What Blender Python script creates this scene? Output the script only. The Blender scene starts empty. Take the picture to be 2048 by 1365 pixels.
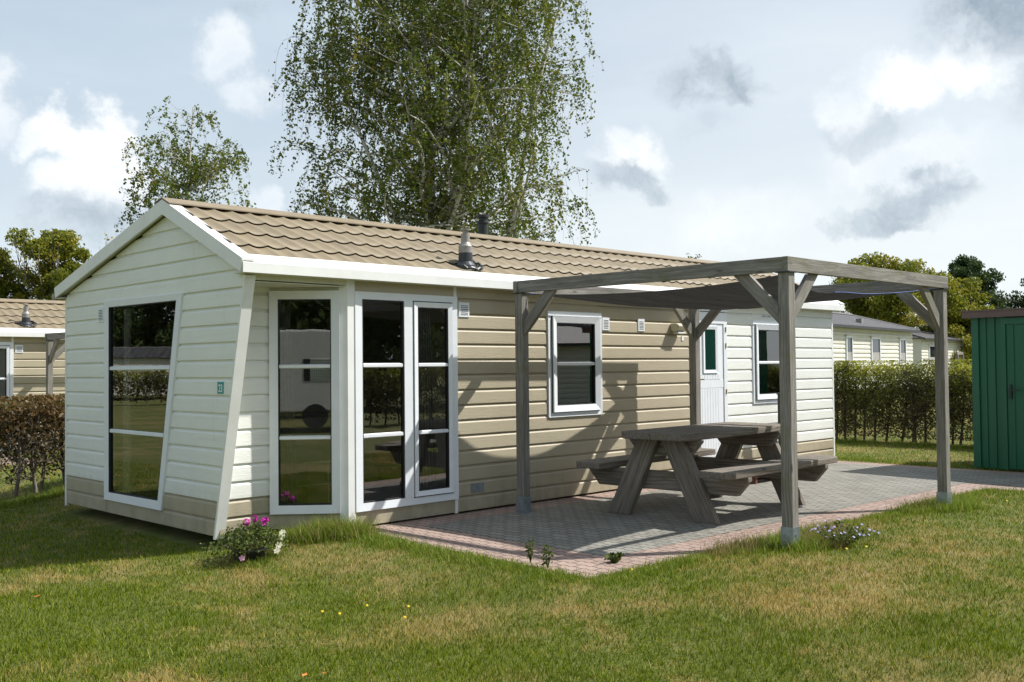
import bpy, bmesh, math, random
import numpy as np
from mathutils import Vector, Matrix
random.seed(7); rng = np.random.default_rng(11)
sc = bpy.context.scene
COL = sc.collection
R = math.radians

# ------------------------------------------------------------------ camera
cd = bpy.data.cameras.new("camera"); cam = bpy.data.objects.new("camera", cd); COL.objects.link(cam)
CF = 2026.95; cd.sensor_width = 36; cd.lens = CF/2048*36; cd.clip_start = .1; cd.clip_end = 3000
yaw, pit, rol = R(45.3068), R(1.4265), R(-0.5713)
Fv = Vector((math.cos(yaw)*math.cos(pit), math.sin(yaw)*math.cos(pit), math.sin(pit)))
Rv = Fv.cross(Vector((0,0,1))).normalized(); Uv = Rv.cross(Fv)
R2 = Rv*math.cos(rol)+Uv*math.sin(rol); U2 = -Rv*math.sin(rol)+Uv*math.cos(rol)
CAM = Vector((-4.7164, -8.2218, 1.5932))
cam.matrix_world = Matrix(((R2.x,U2.x,-Fv.x,CAM.x),(R2.y,U2.y,-Fv.y,CAM.y),(R2.z,U2.z,-Fv.z,CAM.z),(0,0,0,1)))
sc.camera = cam
sc.view_settings.view_transform = 'Standard'; sc.view_settings.look = 'None'
sc.view_settings.exposure = 0.60; sc.view_settings.gamma = 1.0
sc.render.resolution_x, sc.render.resolution_y = 1024, 682

# ------------------------------------------------------------------ sun and sky
SUN = Vector((1.46, -1.0, 2.06)).normalized()
sd = bpy.data.lights.new("sun", 'SUN'); sd.energy = 4.2; sd.angle = R(0.6); sd.color = (1.0, .965, .915)
so = bpy.data.objects.new("sun", sd); COL.objects.link(so)
so.rotation_euler = (-SUN).to_track_quat('-Z', 'Y').to_euler(); so.location = (20, -20, 30)

class NT:
    def __init__(s, tree): s.t = tree; s.n = tree.nodes; s.l = tree.links
    def new(s, typ, **kw):
        nd = s.n.new(typ)
        for k, v in kw.items():
            if k == 'inp':
                for a, b in v.items():
                    if isinstance(b, bpy.types.NodeSocket): s.l.new(b, nd.inputs[a])
                    else: nd.inputs[a].default_value = b
            else: setattr(nd, k, v)
        return nd
    def math(s, op, a, b=0.0, clamp=False):
        nd = s.n.new('ShaderNodeMath'); nd.operation = op; nd.use_clamp = clamp
        for i, x in enumerate((a, b)):
            if isinstance(x, bpy.types.NodeSocket): s.l.new(x, nd.inputs[i])
            else: nd.inputs[i].default_value = x
        return nd.outputs[0]
    def vmath(s, op, a, b=None, out=0):
        nd = s.n.new('ShaderNodeVectorMath'); nd.operation = op
        for i, x in enumerate((a, b)):
            if x is None: continue
            if isinstance(x, bpy.types.NodeSocket): s.l.new(x, nd.inputs[i])
            else: nd.inputs[i].default_value = x
        return nd.outputs[out]
    def mix(s, f, a, b, blend='MIX'):
        nd = s.n.new('ShaderNodeMix'); nd.data_type = 'RGBA'; nd.blend_type = blend
        for i, x in ((0, f), (6, a), (7, b)):
            if isinstance(x, bpy.types.NodeSocket): s.l.new(x, nd.inputs[i])
            elif i == 0: nd.inputs[0].default_value = x
            else: nd.inputs[i].default_value = (*x, 1) if len(x) == 3 else x
        return nd.outputs[2]
    def ramp(s, f, a, b, c=0.0, d=1.0, smooth=False):
        nd = s.n.new('ShaderNodeMapRange'); nd.interpolation_type = 'SMOOTHSTEP' if smooth else 'LINEAR'
        s.l.new(f, nd.inputs[0])
        for i, x in enumerate((a, b, c, d)): nd.inputs[i+1].default_value = x
        return nd.outputs[0]
    def noise(s, vec, scale, detail=4, rough=.55, dist=0, out=0):
        nd = s.new('ShaderNodeTexNoise', inp={'Scale': scale, 'Detail': detail, 'Roughness': rough, 'Distortion': dist})
        if vec is not None: s.l.new(vec, nd.inputs['Vector'])
        return nd.outputs[out]

w = bpy.data.worlds.new("World"); sc.world = w; w.use_nodes = True
N = NT(w.node_tree); N.n.clear()
sky = N.new('ShaderNodeTexSky', sky_type='NISHITA', sun_disc=False, sun_elevation=math.asin(SUN.z),
            sun_rotation=math.atan2(SUN.x, SUN.y), air_density=1.0, dust_density=2.0)
tc = N.new('ShaderNodeTexCoord').outputs['Generated']
sep = N.new('ShaderNodeSeparateXYZ'); N.l.new(tc, sep.inputs[0])
skyc = N.vmath('SCALE', sky.outputs[0]); skyc.node.inputs[3].default_value = .10
# thin pale cloud veil over the blue
n1 = N.noise(N.vmath('MULTIPLY', tc, (1.2, 1.2, 4.0)), 2.2, 5, .55)
veil = N.math('ADD', N.ramp(n1, .35, .70, -.10, .12), N.ramp(sep.outputs[2], 0.0, .50, 1.0, .50), True)
hz = N.math('ADD', N.ramp(sep.outputs[0], .35, .95, 0, .8, True), N.ramp(sep.outputs[2], .30, .02, 0, .5), True)
base = N.mix(veil, skyc, N.mix(hz, (.56, .655, .735), (.76, .812, .838)))
# puffy clouds: real directions in the sky, edges broken up by noise
nv = N.noise(tc, 9.0, 7, .62, out=1)
nv2 = N.noise(tc, 34.0, 5, .6, out=1)
d1 = N.vmath('SCALE', N.vmath('SUBTRACT', nv, (.5, .5, .5))); d1.node.inputs[3].default_value = .105
d2 = N.vmath('SCALE', N.vmath('SUBTRACT', nv2, (.5, .5, .5))); d2.node.inputs[3].default_value = .030
P = N.vmath('ADD', N.vmath('ADD', tc, d1), d2)
def blobs(lst, soft=.42):
    acc = None
    for (dx, dy, dz, r, kz, strg) in lst:
        df = N.vmath('MULTIPLY', N.vmath('SUBTRACT', P, (dx, dy, dz)), (1, 1, kz))
        ln = N.vmath('LENGTH', df, out=1)
        m = N.ramp(ln, r*1.02, r*soft, 0.0, strg, True)
        acc = m if acc is None else N.math('MAXIMUM', acc, m)
    return acc
white = blobs([(.337,.918,.212,.030,1.2,.85),(.368,.909,.198,.036,1.1,.95),(.382,.905,.170,.038,1.2,.85),(.355,.915,.175,.034,1.3,.7),(.463,.838,.290,.034,.8,.5),(.488,.833,.262,.036,1.1,.5),
    (.764,.615,.202,.036,1.1,.95),(.748,.625,.188,.030,1.3,.6),(.780,.602,.192,.030,1.3,.6),(.883,.395,.253,.050,1.5,.8),(.904,.337,.262,.052,1.4,.85),(.862,.43,.235,.045,1.8,.5),(.935,.27,.25,.05,1.5,.6),
    (.503,.850,.152,.030,1.4,.6),(.30,.93,.235,.035,1.0,.5),(.90,.40,.19,.08,2.5,.35),(.82,.52,.14,.09,2.2,.3)])
grey = blobs([(.795,.545,.267,.060,1.9,1.),(.818,.520,.256,.044,2.0,.9),(.760,.620,.170,.052,2.4,.8),(.365,.918,.140,.065,2.0,.8),(.910,.386,.160,.05,2.0,.9),(.897,.41,.142,.055,2.9,.8),
    (.890,.310,.315,.085,1.3,1.),(.925,.26,.30,.095,1.2,1.),(.935,.290,.225,.055,1.5,.7),(.885,.446,.133,.028,2.5,.5),(.475,.815,.335,.03,2.2,.5),(.88,.42,.215,.05,2.2,.45),(.78,.53,.225,.05,2.,.25)], .35)
det = N.noise(P, 18.0, 6, .6)
wcol = N.mix(N.ramp(N.noise(P, 7.5, 6, .62), .38, .60), (.74, .79, .84), (.99, .99, .98))
gcol = N.mix(N.ramp(det, .3, .7), (.30, .37, .44), (.60, .67, .73))
c1 = N.mix(white, base, wcol)
c2 = N.mix(grey, c1, gcol)
low = N.mix(N.ramp(sep.outputs[2], -.02, .0), (.16, .17, .12), c2)
bg = N.new('ShaderNodeBackground', inp={'Color': low, 'Strength': 0.82})
out = N.new('ShaderNodeOutputWorld'); N.l.new(bg.outputs[0], out.inputs[0])

# ------------------------------------------------------------------ materials
MATS = {}
def mat(name):
    m = bpy.data.materials.new(name); m.use_nodes = True; MATS[name] = m
    t = NT(m.node_tree); b = t.n['Principled BSDF']; return m, t, b
def setb(t, b, **kw):
    for k, v in kw.items():
        k = {'color': 'Base Color', 'rough': 'Roughness', 'metal': 'Metallic', 'normal': 'Normal', 'spec': 'Specular IOR Level'}.get(k, k)
        if isinstance(v, bpy.types.NodeSocket): t.l.new(v, b.inputs[k])
        else: b.inputs[k].default_value = (*v, 1) if isinstance(v, tuple) and len(v) == 3 else v
def bump(t, h, strength=.3, dist=.01):
    nd = t.new('ShaderNodeBump', inp={'Strength': strength, 'Distance': dist, 'Height': h}); return nd.outputs[0]
def wpos(t): return t.new('ShaderNodeNewGeometry').outputs['Position']
def opos(t): return t.new('ShaderNodeTexCoord').outputs['Object']

def siding(name, c, c2):
    m, t, b = mat(name); p = opos(t)
    g = t.noise(t.vmath('MULTIPLY', p, (7, 7, 95)), 1.0, 5, .62, 1.2)
    big = t.noise(p, 1.7, 4, .6)
    streak = t.noise(t.vmath('MULTIPLY', p, (9, 9, 1.3)), 1.6, 4, .6)
    col = t.mix(t.ramp(big, .35, .7), c, c2)
    col = t.mix(t.ramp(streak, .60, .80, 0, .28), col, tuple(x*.72 for x in c))
    col = t.mix(t.ramp(t.noise(p, 46, 2), .70, .80, 0, .4), col, tuple(x*.62 for x in c))
    sz = t.new('ShaderNodeSeparateXYZ'); t.l.new(p, sz.inputs[0])
    dirt = t.math('MULTIPLY', t.ramp(sz.outputs[2], .55, .03, 0, 1, True), t.ramp(t.noise(t.vmath('MULTIPLY', p, (5, 5, 2)), 1.4, 5, .7), .35, .7, .05, .6))
    col = t.mix(dirt, col, (.22, .20, .13))
    grime = t.ramp(t.noise(t.vmath('MULTIPLY', p, (.8, .8, 14)), 1.3, 5, .65), .52, .78, 0, .30)
    col = t.mix(grime, col, tuple(x*.66 for x in c))
    setb(t, b, color=col, rough=.55, normal=bump(t, t.math('ADD', g, t.math('MULTIPLY', t.noise(p, 1.1, 2), 2.0)), .55, .006)); return m
M_WSID = siding('cream_siding', (.815, .828, .775), (.77, .785, .73))
M_BSID = siding('beige_siding', (.45, .395, .28), (.405, .357, .255))
def plain(name, c, rough=.5, metal=0., noise_amt=.12, scale=6., bmp=0.):
    m, t, b = mat(name); p = opos(t)
    col = t.mix(t.ramp(t.noise(p, scale, 5, .6), .35, .72, 0, 1), c, tuple(x*(1-noise_amt) for x in c))
    setb(t, b, color=col, rough=rough, metal=metal)
    if bmp: setb(t, b, normal=bump(t, t.noise(p, scale*14, 3), bmp, .003))
    return m
M_PVC = plain('white_window_plastic', (.80, .83, .86), .32, noise_amt=.06)
M_TRIM = plain('white_trim', (.82, .83, .80), .45, noise_amt=.10, scale=3)
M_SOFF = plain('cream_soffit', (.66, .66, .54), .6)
M_RUB = plain('black_rubber', (.02, .02, .02), .6)
M_DARK = plain('dark_void', (.012, .012, .012), .9)
M_GALV = plain('galvanised_steel', (.42, .48, .52), .42, .75, .35, 14)
M_FLUE = plain('flue_dark_metal', (.045, .05, .055), .45, .3)
M_FLUEG = plain('flue_grey_metal', (.36, .34, .31), .5, .35, .3, 20)
M_BLK = plain('black_plastic', (.02, .022, .024), .5)
M_LAMP = plain('aged_lamp_plastic', (.62, .58, .42), .45)
M_INT = plain('interior_wallboard', (.52, .48, .42), .8)
M_INTF = plain('interior_floor', (.22, .17, .12), .5)
M_CURT = plain('curtain_cloth', (.42, .40, .38), .9, noise_amt=.3, scale=12)
M_SHELF = plain('cream_shelf', (.80, .74, .56), .6)
M_PAPER = plain('white_pegboard', (.88, .88, .86), .6, noise_amt=.02)
M_TEAL = plain('teal_number_plate', (.03, .30, .29), .35)
M_DIGIT = plain('white_digits', (.78, .80, .78), .4)
M_GREEN = None
def mk_roof():
    m, t, b = mat('tan_tile_roof'); p = opos(t)
    g = t.noise(p, 150, 2, .6); big = t.noise(p, 2.2, 4, .6)
    col = t.mix(t.ramp(big, .35, .7), (.262, .210, .130), (.218, .176, .110))
    col = t.mix(t.ramp(g, .52, .70, 0, .45), col, (.12, .09, .062))
    st = t.noise(t.vmath('MULTIPLY', p, (5, 1.2, 1.2)), 1.0, 5, .7)
    col = t.mix(t.ramp(st, .50, .74, 0, .5), col, (.145, .118, .085))
    col = t.mix(t.ramp(t.noise(p, 22, 3, .7), .66, .76, 0, .6), col, (.13, .125, .075))
    setb(t, b, color=col, rough=.62, normal=bump(t, g, .25, .004)); return m
M_ROOF = mk_roof()
M_RIDGE = plain('tan_ridge_metal', (.29, .23, .145), .45, .0, .2, 5, .1)
M_GREYROOF = plain('grey_tile_roof', (.13, .125, .125), .6, 0, .25, 3)
def mk_wood(name, a, bcol, green=.35):
    m, t, b = mat(name)
    oi = t.new('ShaderNodeObjectInfo'); off = t.vmath('SCALE', t.vmath('ADD', (0,0,0), (1,1,1)))
    off = t.vmath('SCALE', (7.3, 11.1, 5.7)); t.l.new(oi.outputs['Random'], off.node.inputs[3])
    p = t.vmath('ADD', opos(t), off)
    wob = t.noise(t.vmath('MULTIPLY', p, (.9, 3, 3)), 1.0, 2, .5, out=1)
    pw = t.vmath('ADD', p, t.vmath('MULTIPLY', wob, (0, .10, .10)))
    g1 = t.noise(t.vmath('MULTIPLY', pw, (1.6, 60, 60)), 1.0, 5, .65)
    g2 = t.noise(t.vmath('MULTIPLY', pw, (4, 260, 260)), 1.0, 3, .6)
    big = t.noise(t.vmath('MULTIPLY', p, (1.6, 6, 6)), 1.0, 3, .6)
    vor = t.new('ShaderNodeTexVoronoi', inp={'Scale': 1.0, 'Vector': t.vmath('MULTIPLY', p, (2.2, 7, 7))})
    col = t.mix(t.ramp(g1, .33, .66), a, bcol)
    col = t.mix(t.ramp(g2, .55, .72, 0, .55), col, tuple(x*.42 for x in a))
    col = t.mix(t.ramp(big, .45, .75, 0, .5), col, tuple(x*.62 for x in a))
    col = t.mix(t.ramp(vor.outputs['Distance'], .13, .03, 0, .75), col, (.035, .026, .018))
    gn = t.noise(wpos(t), 2.3, 4, .65)
    col = t.mix(t.ramp(gn, .56, .72, 0, green), col, (.13, .135, .035))
    h = t.math('ADD', g1, t.math('MULTIPLY', g2, .5))
    setb(t, b, color=col, rough=.8, normal=bump(t, h, .55, .006)); return m
M_WOOD = mk_wood('weathered_grey_wood', (.135, .125, .108), (.325, .305, .27), .5)
M_TWOOD = mk_wood('dark_weathered_table_wood', (.10, .084, .066), (.275, .238, .195), .25)
def mk_glass():
    m, t, b = mat('window_glass'); t.n.remove(b)
    tr = t.new('ShaderNodeBsdfTransparent', inp={'Color': (.90, .93, .91, 1)})
    gl = t.new('ShaderNodeBsdfGlossy', inp={'Color': (1, 1, 1, 1), 'Roughness': .004})
    wv = t.noise(opos(t), 1.6, 2, .5)
    fr = t.new('ShaderNodeFresnel', inp={'IOR': 2.35})
    nb = bump(t, wv, .03, .02); t.l.new(nb, gl.inputs['Normal'])
    mx = t.new('ShaderNodeMixShader'); t.l.new(fr.outputs[0], mx.inputs[0])
    t.l.new(tr.outputs[0], mx.inputs[1]); t.l.new(gl.outputs[0], mx.inputs[2])
    t.l.new(mx.outputs[0], t.n['Material Output'].inputs[0]); return m
M_GLASS = mk_glass()
def mk_paver(name, a, bcol):
    m, t, b = mat(name); p = opos(t)
    sw = t.new('ShaderNodeSeparateXYZ'); t.l.new(p, sw.inputs[0])
    # joints wander a little, blocks have the notched long side of interlocking pavers
    zig = t.math('MULTIPLY', t.math('SINE', t.math('MULTIPLY', sw.outputs[1], 2*math.pi/.105)), .010)
    xx = t.math('ADD', sw.outputs[0], zig)
    cv = t.new('ShaderNodeCombineXYZ'); t.l.new(sw.outputs[1], cv.inputs[0]); t.l.new(xx, cv.inputs[1])
    wv = t.vmath('ADD', cv.outputs[0], t.vmath('MULTIPLY', t.vmath('SUBTRACT', t.noise(p, 5, 3, out=1), (.5,.5,.5)), (.014, .014, 0)))
    br = t.new('ShaderNodeTexBrick', offset=.5, inp={'Vector': wv, 'Scale': 1.0, 'Mortar Size': .0065, 'Mortar Smooth': .2,
        'Brick Width': .21, 'Row Height': .105, 'Color1': (*a, 1), 'Color2': (*bcol, 1), 'Mortar': (.022, .02, .017, 1), 'Bias': 0.0})
    sp = t.noise(p, 190, 2, .7); big = t.noise(p, 1.3, 5, .65)
    col = t.mix(t.ramp(sp, .54, .70, 0, .6), br.outputs[0], tuple(min(1, x*1.9) for x in a))
    col = t.mix(t.ramp(big, .42, .75, 0, .45), col, tuple(x*.55 for x in a))
    h = t.math('ADD', t.math('MULTIPLY', br.outputs[1], -1.0), t.math('MULTIPLY', sp, .25))
    setb(t, b, color=col, rough=.85, normal=bump(t, h, .6, .006)); return m
M_PGREY = mk_paver('grey_pavers', (.19, .182, .155), (.26, .25, .215))
M_PPINK = mk_paver('pink_pavers', (.29, .205, .168), (.36, .265, .22))

def grass_color(t, bladed):
    p = wpos(t)
    n_big = t.noise(p, .55, 5, .6); n_mid = t.noise(p, 3.2, 4, .65); n_f = t.noise(p, 38, 2, .6)
    dry = t.math('ADD', t.ramp(n_big, .42, .62, -.16, .46), t.ramp(n_mid, .36, .64, -.30, .42))
    for (x, y, r, s) in ((-.33,-3.1,.75,.75),(.6,-1.35,.5,.25),(1.4,-4.9,1.0,.6),(.6,-6.1,.8,.5),(-1.0,-2.9,.7,.3),(2.6,-4.3,.9,.35),(6.2,-5.2,1.3,.35),(.1,-2.2,.55,.45),(12.6,.6,.9,.5),(-.9,-4.3,.6,.2)):
        d = t.vmath('LENGTH', t.vmath('MULTIPLY', t.vmath('SUBTRACT', p, (x, y, 0)), (1, 1, 0)), out=1)
        dn = t.math('ADD', d, t.ramp(n_mid, .3, .7, -.3, .3))
        dry = t.math('ADD', dry, t.ramp(dn, r, 0.0, 0, s, True))
    for (x, y, r, s) in ((-2.0,-1.2,1.6,.5),(-2.6,1.5,2.2,.5),(.9,-.75,.45,.6),(6.2,-3.9,.6,.5)):
        d = t.vmath('LENGTH', t.vmath('MULTIPLY', t.vmath('SUBTRACT', p, (x, y, 0)), (1, 1, 0)), out=1)
        dry = t.math('SUBTRACT', dry, t.ramp(d, r, 0.0, 0, s, True))
    f = t.math('ADD', dry, t.ramp(n_f, .3, .7, -.15, .15), True)
    return f
def mk_ground():
    m, t, b = mat('lawn_soil'); f = grass_color(t, False)
    p = wpos(t)
    col = t.mix(f, (.095, .115, .012), (.25, .19, .07))
    col = t.mix(t.ramp(t.noise(p, 60, 3, .7), .5, .75, 0, .5), col, (.045, .045, .02))
    setb(t, b, color=col, rough=.95, normal=bump(t, t.noise(p, 45, 4), .6, .02)); return m
M_GROUND = mk_ground()
def mk_blade():
    m, t, b = mat('grass_blades'); f = grass_color(t, True)
    at = t.new('ShaderNodeAttribute', attribute_name='tint').outputs['Fac']
    gr = t.mix(at, (.050, .095, .001), (.235, .290, .006))
    dr = t.mix(at, (.20, .135, .030), (.62, .47, .15))
    ff = t.math('ADD', f, t.ramp(at, 0, 1, -.42, .42), True)
    ff = t.ramp(ff, .25, .75)
    col = t.mix(ff, gr, dr)
    col = t.mix(t.ramp(t.noise(wpos(t), 1.9, 5, .7), .50, .66, 0, .40), col, (.045, .095, .002))
    setb(t, b, color=col, rough=.75, spec=.08)
    tl = t.new('ShaderNodeBsdfTranslucent', inp={'Color': col})
    mx = t.new('ShaderNodeMixShader', inp={0: .35}); t.l.new(b.outputs[0], mx.inputs[1]); t.l.new(tl.outputs[0], mx.inputs[2])
    t.l.new(mx.outputs[0], t.n['Material Output'].inputs[0]); return m
M_BLADE = mk_blade()
def mk_leaf(name, cols, transl=.35, rough=.55):
    m, t, b = mat(name)
    at = t.new('ShaderNodeAttribute', attribute_name='tint').outputs['Fac']
    cr = t.new('ShaderNodeValToRGB'); t.l.new(at, cr.inputs[0])
    el = cr.color_ramp.elements; el[0].color = (*cols[0], 1); el[1].color = (*cols[-1], 1)
    for i, c in enumerate(cols[1:-1]): e = el.new((i+1)/(len(cols)-1)); e.color = (*c, 1)
    setb(t, b, color=cr.outputs[0], rough=rough, spec=.3)
    tl = t.new('ShaderNodeBsdfTranslucent', inp={'Color': cr.outputs[0]})
    mx = t.new('ShaderNodeMixShader', inp={0: transl}); t.l.new(b.outputs[0], mx.inputs[1]); t.l.new(tl.outputs[0], mx.inputs[2])
    t.l.new(mx.outputs[0], t.n['Material Output'].inputs[0]); return m
M_BIRCH = mk_leaf('birch_leaves', [(.05,.08,.010),(.105,.15,.016),(.18,.215,.026),(.31,.24,.04)])
M_YTREE = mk_leaf('yellowing_leaves', [(.085,.115,.012),(.18,.21,.02),(.30,.30,.03),(.40,.29,.03)])
M_DTREE = mk_leaf('dark_green_leaves', [(.025,.05,.014),(.05,.085,.02),(.09,.13,.03)])
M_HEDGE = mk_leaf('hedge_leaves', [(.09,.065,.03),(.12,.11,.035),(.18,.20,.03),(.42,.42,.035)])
M_HEDGER = mk_leaf('copper_hedge_leaves', [(.06,.05,.02),(.10,.075,.028),(.17,.095,.03),(.12,.12,.03)])
M_PLANT = mk_leaf('plant_leaves', [(.05,.08,.02),(.10,.14,.03),(.18,.20,.04)])
M_TALL = mk_leaf('fresh_tall_grass', [(.09,.16,.008),(.15,.24,.015),(.24,.31,.03),(.42,.38,.12)], .4)
M_STALK = mk_leaf('dry_seed_stalks', [(.30,.20,.09),(.42,.30,.14),(.26,.24,.08)], .3)
M_PINKF = mk_leaf('magenta_petals', [(.55,.03,.38),(.72,.08,.52)], .2)
M_PALEPINK = mk_leaf('pale_pink_petals', [(.75,.35,.50),(.80,.45,.60)], .2)
M_WHITEF = mk_leaf('cream_petals', [(.78,.76,.50),(.85,.83,.66)], .2)
M_YELF = mk_leaf('yellow_petals', [(.75,.55,.02),(.80,.62,.03)], .1)
M_BLUEF = mk_leaf('lilac_petals', [(.35,.32,.60),(.45,.42,.70)], .2)
M_ORLEAF = mk_leaf('fallen_orange_leaf', [(.55,.20,.03),(.60,.26,.05)], .1)
def mk_bark(name, birch):
    m, t, b = mat(name); p = opos(t)
    if birch:
        n = t.noise(t.vmath('MULTIPLY', p, (6, 6, 22)), 1.0, 4, .6)
        col = t.mix(t.ramp(n, .56, .62), (.66, .63, .58), (.06, .05, .045))
    else:
        n = t.noise(t.vmath('MULTIPLY', p, (22, 22, 5)), 1.0, 4, .6)
        col = t.mix(t.ramp(n, .35, .65), (.10, .085, .065), (.17, .15, .12))
    setb(t, b, color=col, rough=.85, normal=bump(t, n, .4, .02)); return m
M_BBARK = mk_bark('birch_bark', True); M_BARK = mk_bark('grey_bark', False)
M_TWIG = plain('dark_twigs', (.075, .055, .045), .85)
M_TWIGL = plain('grey_twigs', (.17, .14, .11), .85)
def mk_shed():
    m, t, b = mat('green_painted_metal'); p = opos(t)
    col = t.mix(t.ramp(t.noise(p, 40, 4, .7), .55, .75), (.003,.105,.050), (.006,.135,.070))
    setb(t, b, color=col, rough=.42, normal=bump(t, t.noise(p, 160, 2), .1, .002)); return m
M_SHED = mk_shed(); M_BROWN = plain('brown_metal_trim', (.13, .085, .07), .5)
def mk_cloth():
    m, t, b = mat('dark_shade_cloth'); p = opos(t)
    st = t.noise(t.vmath('MULTIPLY', p, (2.2, 9, 4)), 1.0, 4, .6, 1.0)
    col = t.mix(t.ramp(st, .35, .7), (.014, .014, .016), (.040, .040, .042))
    setb(t, b, color=col, rough=.9, normal=bump(t, st, .7, .05))
    tl = t.new('ShaderNodeBsdfTranslucent', inp={'Color': (.05, .05, .05, 1)})
    mx = t.new('ShaderNodeMixShader', inp={0: .18}); t.l.new(b.outputs[0], mx.inputs[1]); t.l.new(tl.outputs[0], mx.inputs[2])
    t.l.new(mx.outputs[0], t.n['Material Output'].inputs[0]); return m
M_CLOTH = mk_cloth()
M_ROPE = plain('blue_cord', (.03, .08, .30), .7)
M_CREAM = plain('cream_ribbed_panel', (.74, .72, .63), .5, noise_amt=.1, scale=2)
M_CARAVAN = plain('white_caravan_skin', (.66, .66, .64), .35)
M_BRASS = plain('brass', (.55, .40, .15), .35, .9)
M_STEP = plain('red_brown_step_wood', (.16, .07, .045), .7)
M_CHROME = plain('chrome', (.6, .6, .6), .15, 1.)
M_COUNTER = plain('dark_counter', (.03, .03, .032), .4)
M_CONC = plain('concrete', (.35, .34, .31), .9, noise_amt=.3, scale=14, bmp=.4)

# ------------------------------------------------------------------ mesh helpers
class MB:
    def __init__(s): s.v = []; s.f = []; s.m = []
    def add(s, vs, fs, mi=0):
        o = len(s.v); s.v += [tuple(x) for x in vs]; s.f += [tuple(i+o for i in f) for f in fs]; s.m += [mi]*len(fs); return s
    def box(s, a, b, mi=0):
        x0,y0,z0 = [min(p,q) for p,q in zip(a,b)]; x1,y1,z1 = [max(p,q) for p,q in zip(a,b)]
        return s.add([(x0,y0,z0),(x1,y0,z0),(x1,y1,z0),(x0,y1,z0),(x0,y0,z1),(x1,y0,z1),(x1,y1,z1),(x0,y1,z1)],
              [(0,3,2,1),(4,5,6,7),(0,1,5,4),(1,2,6,5),(2,3,7,6),(3,0,4,7)], mi)
    def loft(s, A, B, mi=0, caps=True):
        n = len(A); fs = [(i,(i+1)%n,(i+1)%n+n,i+n) for i in range(n)]
        if caps: fs += [tuple(reversed(range(n))), tuple(range(n,2*n))]
        return s.add(list(A)+list(B), fs, mi)
    def prism(s, poly, d, mi=0):
        d = Vector(d); A = [Vector(p) for p in poly]; return s.loft(A, [p+d for p in A], mi)
    def tube(s, pts, rad, n=6, mi=0, caps=True):
        pts = [Vector(p) for p in pts]
        if not hasattr(rad, '__len__'): rad = [rad]*len(pts)
        rings = []; ref = None
        for i, p in enumerate(pts):
            d = (pts[min(i+1,len(pts)-1)]-pts[max(i-1,0)]).normalized()
            if ref is None: ref = Vector((0,0,1)) if abs(d.z) < .9 else Vector((1,0,0))
            a = d.cross(ref).normalized(); b = d.cross(a); ref = -b if False else ref
            rings.append([p+(a*math.cos(2*math.pi*k/n)+b*math.sin(2*math.pi*k/n))*rad[i] for k in range(n)])
        vs = [v for r in rings for v in r]; fs = []
        for i in range(len(pts)-1):
            for k in range(n): fs.append((i*n+k, i*n+(k+1)%n, (i+1)*n+(k+1)%n, (i+1)*n+k))
        if caps: fs += [tuple(reversed(range(n))), tuple(range((len(pts)-1)*n, len(pts)*n))]
        return s.add(vs, fs, mi)
    def lathe(s, c, prof, n=20, mi=0):
        c = Vector(c); vs = [c+Vector((r*math.cos(2*math.pi*k/n), r*math.sin(2*math.pi*k/n), z)) for r, z in prof for k in range(n)]
        fs = [(i*n+k, i*n+(k+1)%n, (i+1)*n+(k+1)%n, (i+1)*n+k) for i in range(len(prof)-1) for k in range(n)]
        fs += [tuple(reversed(range(n))), tuple(range((len(prof)-1)*n, len(prof)*n))]
        return s.add(vs, fs, mi)
    def build(s, name, mats, parent=None, smooth=False, bevel=0, label=None, fix=True):
        me = bpy.data.meshes.new(name); me.from_pydata(s.v, [], s.f)
        if not isinstance(mats, (list, tuple)): mats = [mats]
        for m in mats: me.materials.append(m)
        me.polygons.foreach_set('material_index', s.m)
        if fix:
            bm = bmesh.new(); bm.from_mesh(me); bmesh.ops.recalc_face_normals(bm, faces=bm.faces); bm.to_mesh(me); bm.free()
        if smooth: me.polygons.foreach_set('use_smooth', [True]*len(me.polygons))
        me.update()
        o = bpy.data.objects.new(name, me); COL.objects.link(o)
        if parent is not None: o.parent = parent
        if bevel:
            bv = o.modifiers.new('bevel', 'BEVEL'); bv.width = bevel; bv.segments = 2; bv.limit_method = 'ANGLE'
        if label: o['label'] = label
        return o
def npmesh(name, V, F, mats, parent=None, tint=None, mi=None, smooth=False):
    V = np.asarray(V, dtype=np.float32); F = np.asarray(F, dtype=np.int32); k = F.shape[1]
    me = bpy.data.meshes.new(name); me.vertices.add(len(V)); me.vertices.foreach_set('co', V.ravel())
    me.loops.add(F.size); me.loops.foreach_set('vertex_index', F.ravel())
    me.polygons.add(len(F)); me.polygons.foreach_set('loop_start', np.arange(0, F.size, k, dtype=np.int32))
    me.polygons.foreach_set('loop_total', np.full(len(F), k, dtype=np.int32))
    for m in (mats if isinstance(mats, (list, tuple)) else [mats]): me.materials.append(m)
    if mi is not None: me.polygons.foreach_set('material_index', np.asarray(mi, dtype=np.int32))
    if tint is not None:
        a = me.attributes.new('tint', 'FLOAT', 'POINT'); a.data.foreach_set('value', np.asarray(tint, dtype=np.float32))
    if smooth: me.polygons.foreach_set('use_smooth', np.ones(len(F), dtype=bool))
    me.update(calc_edges=True)
    o = bpy.data.objects.new(name, me); COL.objects.link(o)
    if parent is not None: o.parent = parent
    return o
def tag(o, label=None, cat=None, group=None, kind=None):
    if label: o['label'] = label
    if cat: o['category'] = cat
    if group: o['group'] = group
    if kind: o['kind'] = kind
    return o
def thing(name, label, cat, loc=(0,0,0), rz=0, group=None):
    o = bpy.data.objects.new(name, None); COL.objects.link(o); o.location = loc; o.rotation_euler = (0,0,rz)
    o.empty_display_size = .3
    return tag(o, label, cat, group)
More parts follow.
